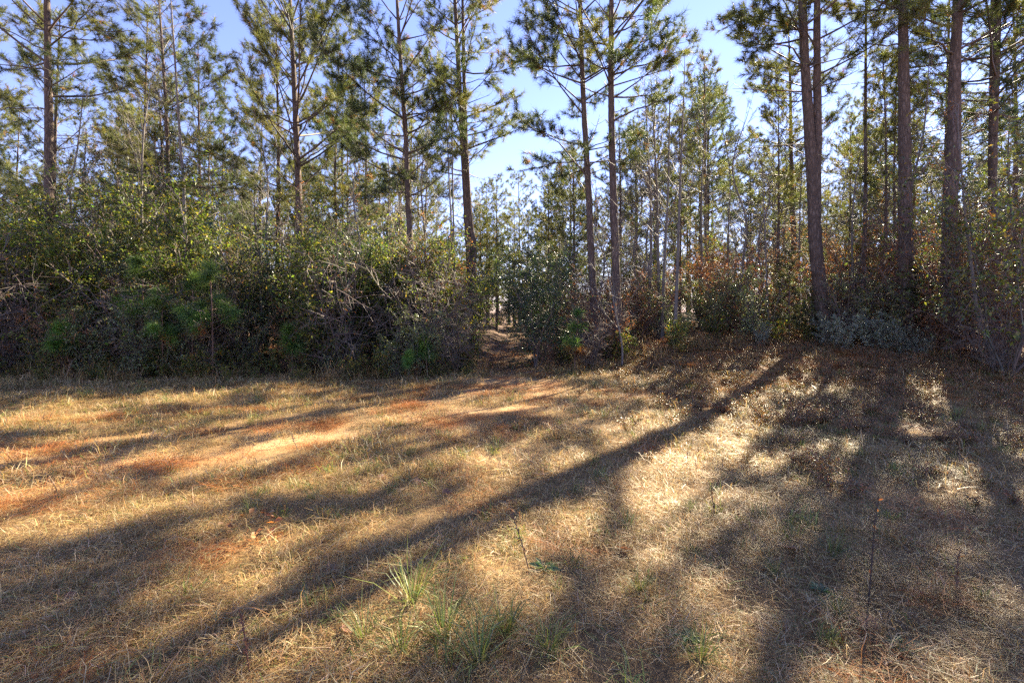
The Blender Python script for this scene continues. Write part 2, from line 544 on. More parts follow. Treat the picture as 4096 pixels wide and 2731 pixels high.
def limb_path(b, az, el, L, curve, r, K=6):
    u = np.linspace(0, 1, K)
    d = np.array([math.cos(az), math.sin(az), 0])
    hx = L * math.cos(el) * (u - 0.12 * curve * u ** 2); hz = L * (math.sin(el) * u + curve * 0.30 * u ** 2)
    wig = np.cumsum(r.normal(size=(K, 3)) * 0.03 * L / K, 0) * np.array([1.6, 1.6, 0.8])
    wig[0] = 0
    return b + d[None, :] * hx[:, None] + np.array([[0, 0, 1.0]]) * hz[:, None] + wig


def pine_geo(axis, r0, hc, Lmax, nbr, pal, seed, dens=1.0, nb=30, tsize=0.2, w=0.009, dead=10, el=(0.2, 0.9), gb=None, gn=None, sides=18, skip=None):
    """trunk axis (points from the base up, local metres), live crown from height hc; returns trunk, branch and needle geometry"""
    r = np.random.default_rng(seed)
    gt = Geo(); gb = gb or Geo(); gn = gn or Geo()
    H = axis[-1, 2]
    P = spline(axis, 90)
    rad = trunk_mesh(gt, P, r0, 0.012, sides, seed=seed)
    def at(h):
        return np.array([np.interp(h, P[:, 2], P[:, k]) for k in range(3)]), float(np.interp(h, P[:, 2], rad))
    az = r.uniform(0, 6.28)
    i, wh = 0, 0
    nwh = max(3, int((H - hc) / 0.62))
    while wh < nwh:                                            # whorls of limbs with bare trunk between
        t0 = (wh + r.uniform(0, 0.7)) / nwh; wh += 1
        for k in range(int(r.integers(2, 5)) if nbr > 30 else int(r.integers(2, 4))):
            t = min(0.99, max(0, t0 + r.normal() * 0.006))
            b, rr = at(hc + (H - hc) * t * 0.985)
            az += 1.9 + r.normal() * 0.5
            L = Lmax * (1 - t) ** 0.55 * (0.6 + 0.4 * min(1, t * 5)) * r.uniform(0.4, 1.15) + 0.3
            e = el[0] + (el[1] - el[0]) * t + r.normal() * 0.16
            Q = limb_path(b, az, e, L, r.uniform(-0.1, 0.8), r)
            dress(gb, gn, Q, min(rr * 0.45, 0.008 + 0.011 * L), r.random() > 0.06 + 0.3 * max(0, 0.12 - t) / 0.12, pal, dens, nb, tsize, w, r, start=r.uniform(.25, .5))
    for i in range(dead):
        h = hc * r.uniform(0.35, 1.02); b, rr = at(h)
        Q = limb_path(b, r.uniform(0, 6.28), r.uniform(-0.1, 0.5), r.uniform(0.3, 1.8), r.uniform(-0.4, 0.5), r, 5)
        dress(gb, gn, Q, min(rr * 0.3, 0.014), False, pal, r=r)
    tip = P[-1:]; tufts(gn, np.repeat(tip, 5, 0) + r.normal(size=(5, 3)) * .06, np.tile([[0, 0, 1.0]], (5, 1)), tsize, nb, pick(pal, 5, r), w, r=r)
    return gt, gb, gn, at


def px_axis(pts, d, H, base_drop=0.1):
    """pixels down a trunk (top to bottom) at depth d -> base position and local axis up to height H"""
    w = [W(px, py, d) for px, py in pts][::-1]
    lo, nx_ = w[0], w[min(1, len(w) - 1)]
    x0 = lo[0]
    z0 = float(gz(x0, d))
    base = np.array([x0, d, z0 - base_drop])
    A = [np.zeros(3)]
    for q in w:
        if q[2] - base[2] > 0.4: A.append(q - base)
    top = A[-1]
    sl = (A[-1] - A[-2]) / max(0.1, (A[-1] - A[-2])[2])
    rem = H - top[2]
    for f in (0.35, 0.7, 1.0):
        A.append(top + np.array([sl[0] * rem * f * (1 - 0.35 * f), 0.02 * rem * f, rem * f]))
    return base, np.array(A)


def hero_pine(label, pts, d, r0, H, hc, Lmax, nbr, pal, seed, limbs=(), dens=1.0, dead=10, el=(0.2, 0.9), leader=None, nb=32, tsize=0.22):
    base, A = px_axis(pts, d, H)
    gt, gb, gn, at = pine_geo(A, r0, hc, Lmax, nbr, pal, seed, dens, nb, tsize, dead=dead, el=el)
    r = np.random.default_rng(seed + 500)
    t = thing('pine_tree', base)
    tr = obj('trunk', gt.mesh('pine_trunk', M_bark, True), t)
    if leader is not None:                                   # a second stem of the same tree
        w2 = [W(px, py, d) - base for px, py in leader][::-1]
        sl = (w2[-1] - w2[-2]) / max(0.1, (w2[-1] - w2[-2])[2]); rem = H * 0.95 - w2[-1][2]
        w2 = np.array(w2 + [w2[-1] + sl * rem * 0.5 * np.array([.8, 1, 1]), w2[-1] + np.array([sl[0] * .6, sl[1], 1]) * rem])
        g2 = Geo(); P2 = spline(w2, 34); rd = trunk_mesh(g2, P2, r0 * 0.72, 0.012, 12, flare=0, seed=seed + 3)
        obj('leader', g2.mesh('pine_leader', M_bark, True), t)
        az = 1.0
        for i in range(int(nbr * 0.7)):
            f = (i + r.random()) / (nbr * 0.7); h = hc + (w2[-1, 2] - hc) * f * .98
            b = np.array([np.interp(h, P2[:, 2], P2[:, k]) for k in range(3)]); az += 2.4 + r.normal() * .3
            L = Lmax * (1 - f) ** .7 * r.uniform(.6, 1.05) + .2
            dress(gb, gn, limb_path(b, az, el[0] + (el[1] - el[0]) * f, L, r.uniform(.1, .6), r), 0.008 + 0.010 * L, True, pal, dens, nb, tsize, r=r)
    for lp, dd, live, lr in limbs:                           # limbs one can follow in the photograph
        q = [W(px, py, d) - base for px, py in lp]
        f = np.linspace(0, 1, len(q))
        q = [v + np.array([0, dd * g_, 0]) for v, g_ in zip(q, f)]
        bb, rr = at(q[0][2]); q[0] = bb
        gl = Geo()
        Q = spline(q, 9); Q[1:-1] += r.normal(size=(7, 3)) * 0.025
        dress(gl, gn, Q, lr, live, pal, 1.0, nb, tsize, r=r, start=0.35, sides=6)
        obj('branch', gl.mesh('pine_limb', M_twig, True), t)
    cr = obj('crown', gn.mesh('pine_needles', M_needle), t)
    obj('branch', gb.mesh('pine_branches', M_twig), cr)
    tag(t, label, 'pine tree', 'tall pines along the forest edge')
    return t


# limbs: (pixels from the trunk outwards, metres nearer/farther at the tip, has needles, radius)
hero_pine('tall pine at the far left with bare crooked limbs above the brush', [(47, 0), (48.5, 100), (49, 161), (50, 330)], 14.0, 0.155, 16, 7.6, 3.6, 34, NEEDLE, 1,
          [([(53, 48), (89, 36), (127, 24)], -1.0, True, .03), ([(52, 25), (90, 25), (125, 20)], .6, False, .024), ([(44, 71), (20, 69), (-4, 68)], -.5, False, .026),
           ([(44, 30), (20, 22), (0, 24)], .8, True, .024), ([(43, 110), (17, 111), (2, 121)], -.4, False, .022), ([(53, 60), (75, 55), (95, 57)], .6, False, .018),
           ([(45, 50), (20, 38), (-6, 36)], -1, True, .022)], dead=14)
hero_pine('slim pinkish pine trunk behind the grey sapling on the left', [(159, 0), (163, 60), (167, 130), (168, 200), (169, 300)], 17.0, 0.10, 15, 5.2, 3.1, 34, NEEDLE, 2, dens=.8)
hero_pine('spreading pine left of centre with many upswept limbs', [(290, 0), (294, 80), (297, 150), (299, 200), (301, 250), (302, 330)], 16.5, 0.15, 17, 5.6, 4.3, 46, NEEDLE, 3,
          [([(295, 140), (288, 106), (269, 51), (250, 22)], -.8, True, .032), ([(297, 124), (318, 105), (339, 82)], .6, True, .03), ([(298, 140), (321, 121), (344, 112)], -1.2, True, .03),
           ([(301, 164), (339, 143), (356, 138)], -.6, True, .03), ([(296, 178), (265, 128), (248, 110)], .8, True, .03), ([(297, 106), (312, 70), (330, 20)], -.6, True, .03),
           ([(300, 190), (318, 160), (340, 133)], 1.0, True, .026), ([(293, 80), (270, 50), (255, 0)], .6, True, .028)], el=(0.5, 1.0))
hero_pine('dark dense pine with crooked lower trunk left of the path', [(397, 0), (402, 83), (406, 140), (408, 200), (412, 270), (414, 330)], 15.0, 0.115, 16, 5.0, 3.3, 50, NEEDLE_DARK, 4,
          [([(407, 94), (424, 83), (441, 70)], -.6, True, .024), ([(408, 159), (428, 152), (451, 151)], -.5, False, .022), ([(405, 120), (380, 95), (355, 78)], -.8, True, .024),
           ([(404, 150), (375, 142), (350, 150)], .5, True, .022)], dens=1.3, dead=16)
hero_pine('forked pine with two stems just left of the sky gap', [(455, 0), (461, 115), (466, 199), (468, 240), (472, 300), (473, 318)], 16.0, 0.135, 18, 6.0, 3.0, 34, NEEDLE, 5,
          [([(466, 134), (485, 124), (505, 112)], -.4, False, .02), ([(463, 115), (480, 105), (498, 96)], .5, False, .018), ([(462, 85), (480, 82), (496, 92)], -.3, True, .018)],
          leader=[(462.5, 0), (465.5, 128), (470, 215), (473.5, 245), (473, 290)], dens=.8)
hero_pine('leaning pine right of the sky gap with a pale lower trunk', [(580, 0), (583, 89), (589, 199), (591, 250), (597, 343)], 14.0, 0.125, 16, 5.6, 2.8, 44, NEEDLE_DARK, 6,
          [([(590, 178), (560, 150), (520, 128)], -.6, True, .028), ([(585, 160), (555, 160), (520, 165)], .6, True, .022), ([(583, 105), (550, 82), (512, 62)], -.8, True, .026),
           ([(581, 60), (560, 25), (545, 0)], .5, True, .026), ([(592, 150), (612, 138), (625, 134)], -.3, False, .02), ([(590, 192), (575, 172), (558, 160)], .9, True, .02)], dens=1.2)
hero_pine('straight pine with long rising right limbs beside the leaning pine', [(611.5, 0), (611, 89), (613.5, 199), (615.5, 251), (618, 348)], 13.5, 0.135, 17, 7.2, 2.8, 38, NEEDLE, 7,
          [([(615, 122), (640, 111), (677, 101)], -.5, True, .03), ([(615, 75), (661, 56), (700, 38)], .4, True, .03), ([(615, 76), (638, 48), (653, 25), (668, 0)], -.6, True, .028),
           ([(608, 73), (589, 55), (572, 40)], .5, True, .026), ([(614, 36), (640, 16), (668, -6)], .5, True, .028), ([(609, 80), (596, 62), (585, 58)], -1, True, .02)])
hero_pine('feathery pale pine farther back between the bare saplings', [(704, 60), (705, 120), (705, 190), (707, 275)], 23.0, 0.11, 13.5, 5.5, 2.5, 34, NEEDLE, 8, dens=.9)
hero_pine('thin pine with drooping left limbs behind the twin trunks', [(789, 40), (790.5, 100), (791, 150), (792, 200), (794, 240), (796, 310)], 18.0, 0.12, 12.3, 5.4, 2.4, 34, NEEDLE, 9,
          [([(789, 148), (770, 130), (750, 118)], -.6, False, .022), ([(790, 175), (770, 165), (752, 160)], .4, False, .02), ([(790, 120), (768, 98), (745, 88)], -.4, True, .024)], dens=.9)
hero_pine('thick pine on the right splitting into twin stems', [(802, 0), (805, 64), (809, 128), (812.5, 178), (815, 238), (820, 290), (823, 338)], 13.0, 0.185, 17, 7.0, 2.8, 34, NEEDLE, 10,
          [([(804, 64), (782, 52), (750, 60)], -.6, True, .032), ([(799, 29), (784, 10), (750, 12), (725, 22)], .5, True, .028), ([(796, 31), (770, 29), (735, 34)], -.8, True, .026),
           ([(802, 100), (790, 95), (775, 83)], .8, False, .02), ([(820, 71), (833, 50), (852, 40)], -.5, True, .024), ([(818, 100), (836, 88), (856, 62)], .6, True, .02),
           ([(808, 150), (780, 140), (752, 142)], .8, False, .018)],
          leader=[(817, 0), (817, 64), (817.5, 128), (816, 190), (815, 235)], dens=.95)
hero_pine('slender dark pine pole between the two thick right trunks', [(866, 0), (865.5, 100), (865.5, 200), (863, 280), (862, 325)], 14.0, 0.062, 13, 7.6, 1.9, 20, NEEDLE, 12,
          [([(866, 30), (848, 24), (838, 23)], .3, False, .014), ([(866, 65), (858, 63), (840, 72)], -.3, False, .012)], dens=.7, dead=8)
hero_pine('thick straight bare pine trunk second from the right edge', [(902.5, 0), (904, 102), (905.5, 200), (906, 252), (908, 345)], 12.0, 0.175, 17, 8.7, 3.2, 32, NEEDLE, 13,
          [([(898, 14), (888, 6), (870, -4)], -.3, True, .03), ([(897, 45), (880, 41), (866, 40)], .3, False, .024), ([(909, 16), (916, 14), (922, 14)], 0, False, .02),
           ([(898, 33), (890, 31), (884, 32)], 0, False, .016)], dead=6)
hero_pine('thick reddish pine wrapped in dead vines at the right', [(958, 0), (955, 64), (954, 140), (950, 200), (949, 260), (948, 345)], 11.5, 0.18, 16, 7.8, 3.4, 32, NEEDLE, 14,
          [([(950, 56), (930, 46), (906, 36)], -.4, True, .034), ([(952, 28), (930, 14), (909, 0)], .4, True, .034), ([(964, 53), (990, 30), (1026, 6)], -.5, True, .03),
           ([(963, 66), (990, 46), (1013, 32), (1030, 28)], .5, False, .028), ([(962, 20), (970, 8), (980, -6)], .2, False, .022), ([(950, 84), (935, 78), (912, 77)], -.3, False, .02)], dead=8)

# ------------------------------------------------------------------ pines deeper in the wood: a few builds, many trees
PROTO_PINES = []
for k, (H, hc, Lm, nbr, pal) in enumerate([(15, 4.5, 3.2, 44, NEEDLE), (13, 2.8, 2.8, 48, NEEDLE), (16, 6.0, 3.3, 40, NEEDLE_DARK), (11, 1.8, 2.5, 46, NEEDLE), (17, 7.5, 3.2, 34, NEEDLE)]):
    r = np.random.default_rng(70 + k)
    A = np.array([[0, 0, 0]] + [[r.normal() * .12 * f, r.normal() * .12 * f, H * f] for f in (.3, .6, 1.0)])
    gt, gb, gn, _ = pine_geo(A, 0.12, hc, Lm, nbr, pal, 900 + k, 0.9, 19, 0.23, 0.014, dead=7, sides=9)
    PROTO_PINES.append([('trunk', gt.mesh('forest_pine_trunk', M_bark, True)), ('crown', gn.mesh('forest_pine_needles', M_needle)), ('branch', gb.mesh('forest_pine_branches', M_twig))])

ALL = []   # (zone key, object, px) for ordinal labels


def reg(key, o, x, y):
    ALL.append((key, o, x / y * FPX + CX))


def far_ok(x, y):
    return abs(x - float(path_x(y))) > 1.3 + 0.02 * y


# places the photograph shows in full sun: no tall crown stands between them and the sun
LIT = [(-4.6, 4.4, 0), (-3.2, 3.6, 0), (-2.6, 5.2, 0), (-3.6, 5.6, 0), (-2.2, 4.0, 0), (-1.0, 5.0, 0), (0.2, 6.2, 0), (-0.8, 6.6, 0), (1.3, 7.4, 0), (-2.8, 2.7, 0), (-6.5, 7.6, 0), (-4.5, 8.6, 0),
       (3.6, 13.2, 1.8), (5.0, 13.4, 2), (6.4, 13.4, 2), (-6, 13, 4), (-3.5, 13.5, 4), (-9, 12.5, 4), (2.5, 9.8, 0), (7.4, 13.2, 1.6), (8.4, 13.2, 1.8), (9.2, 12.4, 1.6), (4.4, 12.9, .8), (5.8, 13.0, .8)]


def sun_clear(x, y, rad=2.0):
    """how tall a tree at x, y may be without shading those places"""
    sx, sy = math.sin(SUN_AZ), math.cos(SUN_AZ); hmax = 99.0
    for a, b, z in LIT:
        t = (x - a) * sx + (y - b) * sy
        if t > 1 and abs((x - a) * sy - (y - b) * sx) < rad: hmax = min(hmax, z + t * math.tan(SUN_EL))
    return hmax * .86


PH = (15, 13, 16, 11, 17)
BACK = []
rb = np.random.default_rng(21)
tries = 0
while len(BACK) < 185 and tries < 12000:
    tries += 1
    y = rb.uniform(17.0, 75)
    x = rb.uniform(-1.25, 1.25) * y
    if not far_ok(x, y) and y < 48: continue
    if y < 34 and -0.035 * y < x < 0.005 * y: continue                     # the strip of sky over the path
    if sum(1 for a, b in BACK if b < 34) > 60 and y < 34: continue
    ang = math.degrees(math.atan2(x, y))
    if 22 < ang < 60 and y < 34 and rb.random() < 0.4: continue            # the wood is more open towards the sun
    if any((x - a) ** 2 + (y - b) ** 2 < 4.0 for a, b in BACK): continue
    BACK.append((x, y))
for x, y, lab in ((9.6, 16.4, 'high crowned pine behind the slender dark pole'), (12.8, 15.2, 'high crowned pine behind the reddish pine'), (14.0, 18.8, 'high crowned pine far behind the right brush'), (7.2, 19.5, 'high crowned pine behind the twin stems'), (13.3, 12.6, 'high crowned pine added for shade at the right frame edge'), (11.4, 13.9, 'high crowned pine added for shade close behind the thick straight trunk'), (14.6, 17.2, 'high crowned pine added for shade deep behind the reddish pine'), (15.6, 14.8, 'high crowned pine added for shade behind the brush at the right frame edge')):  # pines labelled as added are put in to shade the right foreground
    t = put('pine_tree', PROTO_PINES[(4, 2)[int(x * 10) % 2]], x, y, s=max(.5, min(rb.uniform(.85, 1.0), sun_clear(x, y, 1.6) / 17))); tag(t, lab, 'pine tree', 'pines standing deeper in the forest')
for x, y in BACK:
    if y > 34: continue
    ang = math.degrees(math.atan2(x, y))
    k = rb.choice(5, p=(.22, .26, .2, .22, .1) if ang < 8 else (.3, .12, .25, .08, .25))
    hm = sun_clear(x, y) / PH[k]; sc_ = rb.uniform(0.8, 1.08)
    if hm < .45: continue
    t = put('pine_tree', PROTO_PINES[k], x, y, s=min(sc_, hm))
    zone = 'left' if x < 0 else 'right'
    tag(t, cat='pine tree', group='pines standing deeper in the forest')
    reg(('pine', zone, 'near' if y < 25 else 'far'), t, x, y)

# ------------------------------------------------------------------ broadleaf shrubs, understory trees and bare saplings
GREEN = [(0.065, 0.105, 0.026), (0.1, 0.14, 0.03), (0.15, 0.18, 0.035), (0.05, 0.085, 0.03), (0.18, 0.18, 0.035), (0.2, 0.15, 0.04)]
DEEP = [(0.03, 0.055, 0.022), (0.045, 0.075, 0.03), (0.06, 0.09, 0.035)]
BRONZE = [(0.07, 0.055, 0.025), (0.05, 0.06, 0.025), (0.1, 0.07, 0.03)]
RUST = [(0.26, 0.115, 0.042), (0.19, 0.09, 0.04), (0.32, 0.16, 0.062), (0.15, 0.085, 0.048)]
SILVER = [(0.24, 0.28, 0.22), (0.3, 0.33, 0.27), (0.17, 0.21, 0.15)]
BARKC = (0.16, 0.13, 0.11)


def shrub_geo(seed, H, Wd, nstem, ntw, nsub, lpt, leaf, wr, pal, low=0.15, barkc=BARKC, stemr=0.014, up=0.5, extra=None):
    """stems from one root, side twigs, and leaves along them"""
    r = np.random.default_rng(seed)
    gs, gl = Geo(), Geo()
    st, lp, la = [], [], []
    tk = min(1.0, 0.25 + H / 2.5)
    for i in range(nstem):
        az = r.uniform(0, 6.28); out = Wd * r.uniform(0.25, 1.0); h = H * r.uniform(0.6, 1.0)
        b = np.array([math.cos(az), math.sin(az), 0]) * 0.07 * Wd * r.random()
        u = np.linspace(0, 1, 6)
        P = b + np.stack([math.cos(az) * out * u ** 1.5, math.sin(az) * out * u ** 1.5, h * u], 1)
        P[1:] += np.cumsum(r.normal(size=(5, 3)) * 0.035 * H, 0) * np.array([1, 1, .4])
        st.append((P, stemr * r.uniform(.6, 1.2) * (H / 2.2), 0.004 * tk))
        for j in range(ntw):
            t = low + (1 - low) * (j + r.random()) / ntw
            p = np.array([np.interp(t, u, P[:, k]) for k in range(3)])
            d = norm(np.array([math.cos(az) * .5, math.sin(az) * .5, up]) + r.normal(size=3) * 0.75)
            l = H * r.uniform(0.10, 0.26) * (1.15 - 0.5 * t)
            e = p + d * l + np.array([0, 0, -.06 * l])
            st.append((np.array([p, p + d * l * .5, e]), 0.006 * tk, 0.003 * tk))
            tips = [(p, e, d)]
            for k in range(nsub):
                q = p + (e - p) * r.uniform(.25, 1); d2 = norm(d + r.normal(size=3) * .8); l2 = l * r.uniform(.35, .8)
                st.append((np.array([q, q + d2 * l2]), 0.004 * tk, 0.002 * tk)); tips.append((q, q + d2 * l2, d2))
            for (a, c, dd) in tips:
                m = r.poisson(lpt)
                if m:
                    v = r.uniform(.15, 1.05, (m, 1))
                    lp.append(a + (c - a) * v + r.normal(size=(m, 3)) * leaf * .35)
                    la.append(dd * .5 + r.normal(size=(m, 3)) * .75 + np.array([0, 0, -.1]))
    tubes(gs, st, 3, barkc, r)
    if lp:
        lp = np.concatenate(lp); la = np.concatenate(la); n = len(lp)
        leaves(gl, lp, la, leaf * r.uniform(.6, 1.2, n), wr, pick(pal, n, r, .22), r)
    return gs, gl


def shrub_parts(seed, mat, *a, **k):
    gs, gl = shrub_geo(seed, *a, **k)
    p = [('stem', gs.mesh('shrub_stem', M_twig))]
    if gl.n: p.append(('foliage', gl.mesh('shrub_foliage', mat)))
    return p


S_green = [shrub_parts(100 + i, M_leaf, 2.4, 0.95, 8, 10, 3, 6, 0.075, 0.5, GREEN) for i in range(4)]
S_small = [shrub_parts(110 + i, M_gloss, 1.7, 0.85, 10, 10, 3, 8, 0.045, 0.5, [(0.08, 0.12, 0.05), (0.12, 0.16, 0.065), (0.17, 0.2, 0.08), (0.2, 0.2, 0.07)]) for i in range(4)]
S_low = [shrub_parts(120 + i, M_leaf, 0.8, 0.5, 9, 7, 3, 6, 0.05, 0.45, GREEN + RUST[:1], low=.05) for i in range(3)]
S_rust = [shrub_parts(130 + i, M_dead, 2.0, 1.0, 11, 10, 4, 3.2, 0.05, 0.35, RUST, low=.05, barkc=(0.2, 0.12, 0.08), stemr=.009) for i in range(4)]
S_bare = [shrub_parts(140 + i, M_dead, 2.2, 1.2, 12, 11, 5, 0.35, 0.05, 0.4, RUST, low=.1, barkc=(0.19, 0.15, 0.125), stemr=.008) for i in range(3)]
S_silver = [shrub_parts(150 + i, M_gloss, 1.0, 0.45, 16, 8, 2, 7, 0.04, 0.38, SILVER, low=.1, up=.9) for i in range(3)]
S_under = [shrub_parts(160 + i, M_leaf, 5.4, 1.7, 6, 24, 5, 8, 0.1, 0.48, GREEN, low=.22, stemr=.012) for i in range(3)]
S_olive = [shrub_parts(165 + i, M_dead, 4.8, 1.6, 6, 22, 5, 4.5, 0.075, 0.42, [(.2, .13, .045), (.24, .12, .045), (.15, .13, .045), (.12, .12, .045), (.28, .15, .06)], low=.15, barkc=(.2, .15, .12), stemr=.01) for i in range(3)]
S_holly = [shrub_parts(170 + i, M_gloss, 4.6, 1.2, 5, 24, 5, 8, 0.085, 0.48, DEEP, low=.12, stemr=.014) for i in range(3)]
S_bright = [shrub_parts(175 + i, M_gloss, 5.4, 1.5, 5, 20, 4, 6, 0.1, 0.45, [(.12, .15, .03), (.08, .11, .03), (.16, .17, .035), (.2, .14, .04), (.05, .08, .03)], low=.2, stemr=.012) for i in range(2)]
S_bronze = [shrub_parts(180 + i, M_gloss, 7.6, 1.7, 3, 26, 5, 5, 0.12, 0.5, BRONZE + DEEP[:1], low=.3, stemr=.012) for i in range(2)]


def cedar_parts(seed, H, Wd):
    r = np.random.default_rng(seed)
    gs, gl = Geo(), Geo()
    P = np.array([[0, 0, 0], [.03, .02, H * .35], [-.02, .03, H * .7], [.02, 0, H]])
    st = [(P, .03, .006)]
    lp, la = [], []
    for i in range(46):
        t = (i + r.random()) / 46; h = H * (.06 + .92 * t); az = r.uniform(0, 6.28)
        L = Wd * (1 - t) ** .6 * r.uniform(.6, 1.1) + .1
        d = np.array([math.cos(az), math.sin(az), r.uniform(.1, .7)])
        e = np.array([0, 0, h]) + d * L
        st.append((np.array([[0, 0, h], np.array([0, 0, h]) + d * L * .5 - np.array([0, 0, .04]), e]), .008, .003))
        m = int(26 * L) + 8
        v = r.uniform(.2, 1, (m, 1)); lp.append(np.array([[0, 0, h]]) * (1 - v) + e * v + r.normal(size=(m, 3)) * .09 * L); la.append(d + r.normal(size=(m, 3)) * .6)
    tubes(gs, st, 4, (0.15, .1, .08), r)
    lp = np.concatenate(lp); la = np.concatenate(la)
    tufts(gl, lp, la, .09, 12, pick([(0.05, .065, .03), (.07, .08, .035), (.09, .085, .035)], len(lp), r), .011, th=(.1, .8), r=r)
    return [('trunk', gs.mesh('cedar_trunk', M_twig)), ('crown', gl.mesh('cedar_sprays', M_needle))]


S_cedar = [cedar_parts(190 + i, 2.8, .8) for i in range(2)]


def young_pine_parts(seed, H, n, size, pal):
    r = np.random.default_rng(seed)
    gs, gl = Geo(), Geo()
    top = np.array([r.normal() * .1, r.normal() * .1, H])
    st = [(np.array([[0, 0, 0], top * .5 + r.normal(size=3) * .03, top]), .022, .01)]
    tp, ta = [top], [np.array([0, 0, 1.])]
    for i in range(n):
        t = r.uniform(.3, .98); b = top * t; az = r.uniform(0, 6.28); L = H * .36 * (1.15 - t) * r.uniform(.6, 1.1)
        d = norm(np.array([math.cos(az), math.sin(az), r.uniform(.1, .7)])); e = b + d * L + np.array([0, 0, .08])
        st.append((np.array([b, b + d * L * .5, e]), .009, .005)); tp += [e, b + (e - b) * .72]; ta += [d + np.array([0, 0, .4]), d]
    tubes(gs, st, 5, (.17, .1, .06), r)
    cols = pick(pal, len(tp), r, .12)
    dead = (np.array(tp)[:, 2] < H * .45) & (r.random(len(tp)) < .6); cols[dead] = pick(NEEDLE_BROWN, int(dead.sum()), r)
    tufts(gl, np.array(tp), np.array(ta), size * r.uniform(.8, 1.1, len(tp)), 130, cols, .008, th=(.2, 1.5), droop=.22, r=r)
    return [('trunk', gs.mesh('young_pine_trunk', M_twig, True)), ('crown', gl.mesh('young_pine_needles', M_needle))]


YP = [(0.1, 0.19, 0.04), (0.14, 0.24, 0.05), (0.08, 0.15, 0.05)]
S_ypine = [young_pine_parts(200, 2.6, 13, .3, YP), young_pine_parts(201, 1.7, 9, .3, YP), young_pine_parts(202, 1.0, 7, .26, YP)]


def bare_tree_geo(axis, r0, seed, nbr=22, start=.3, twig=1.0, barkc=(0.2, .17, .15), leafpal=None):
    r = np.random.default_rng(seed)
    gt, gb = Geo(), Geo()
    P = spline(axis, 26); rad = trunk_mesh(gt, P, r0, .006, 9, .03, .25, seed)
    H = P[-1, 2]; st = []; lp = []
    for i in range(nbr):
        t = start + (1 - start) * (i + r.random()) / nbr; h = H * t
        b = np.array([np.interp(h, P[:, 2], P[:, k]) for k in range(3)]); az = r.uniform(0, 6.28)
        L = (H * .26 * (1.1 - t) + .25) * r.uniform(.6, 1.2) * twig
        Q = limb_path(b, az, r.uniform(.5, 1.1), L, r.uniform(.1, .8), r, 5); st.append((Q, max(.006, r0 * .3 * (1.1 - t)), .004))
        for j in range(6):
            v = r.uniform(.25, 1); q = np.array([np.interp(v, np.linspace(0, 1, 5), Q[:, k]) for k in range(3)])
            d = norm(np.array([math.cos(az), math.sin(az), .9]) + r.normal(size=3) * .7); l = L * r.uniform(.15, .45)
            e = q + d * l; st.append((np.array([q, q + d * l * .5 + r.normal(size=3) * .02, e]), .005, .0025))
            for k in range(3):
                d2 = norm(d + r.normal(size=3) * .6); q2 = q + (e - q) * r.uniform(.3, 1)
                st.append((np.array([q2, q2 + d2 * l * r.uniform(.3, .7)]), .0035, .002)); lp.append(q2 + d2 * l * .3)
    tubes(gb, st, 3, barkc, r)
    gl = Geo()
    if leafpal is not None:
        lp = np.array(lp); lp = lp[r.random(len(lp)) < .5]; n = len(lp)
        leaves(gl, lp, r.normal(size=(n, 3)), .07 * r.uniform(.6, 1.2, n), .5, pick(leafpal, n, r), r)
    return gt, gb, gl


def hero_sapling(label, pts, d, r0, H, seed, **k):
    base, A = px_axis(pts, d, H)
    gt, gb, gl = bare_tree_geo(A, r0, seed, **k)
    t = thing('hardwood_sapling', base)
    obj('trunk', gt.mesh('sapling_trunk', M_grey, True), t)
    c = obj('crown', gb.mesh('sapling_twigs', M_twig), t)
    if gl.n: obj('foliage', gl.mesh('sapling_leaves', M_dead), c)
    tag(t, label, 'sapling', 'slender hardwood saplings at the forest edge')


hero_sapling('smooth pale grey sapling trunk rising out of the left thicket', [(171, 0), (176, 75), (181, 150), (184, 190), (186, 275), (188, 340)], 13.0, .06, 11.5, 31, nbr=20, start=.35)
hero_sapling('thin dark pole beside the forked pine, nearest the pine', [(451, 60), (452, 130), (453, 200), (455, 300)], 15.2, .042, 9.5, 32, nbr=16, start=.5)
hero_sapling('thin dark pole left of the forked pine, leaning slightly left', [(443, 60), (447, 130), (450, 199), (456, 300)], 14.6, .04, 9.5, 33, nbr=16, start=.5)
hero_sapling('leftmost grey pole of the bare clump right of the straight pine', [(646, 110), (650, 190), (651, 250), (648, 330)], 15.5, .065, 9, 34, nbr=24, start=.35)
hero_sapling('second grey pole of the bare clump right of the straight pine', [(652, 100), (657, 188), (658, 250), (661, 330)], 15.0, .06, 8.6, 35, nbr=24, start=.35)
hero_sapling('third pole of the bare clump, bent to the left low down', [(670, 90), (668, 190), (664, 270), (662, 330)], 14.6, .055, 9, 36, nbr=24, start=.35)
hero_sapling('front grey pole of the bare clump, clear down to its foot', [(684, 90), (680, 187), (677, 280), (674, 335)], 13.4, .058, 8.6, 37, nbr=26, start=.35)
hero_sapling('crooked pale sapling in front of the straight pine foot', [(606, 262), (612, 290), (616, 315), (622, 345)], 12.2, .028, 3.6, 38, nbr=14, start=.2, twig=1.8, barkc=(.27, .23, .2))
hero_sapling('bent brown sapling leaning left at the right edge', [(960, 150), (965, 212), (973, 277), (979, 321), (992, 353)], 9.6, .04, 5.6, 39, nbr=18, start=.25, twig=1.5, barkc=(.22, .16, .13), leafpal=RUST)
hero_sapling('slim bare sapling among the glossy shrubs right of the pole clump', [(764, 210), (766, 260), (769, 335)], 13.4, .03, 5.2, 40, nbr=16, start=.3, twig=1.3)

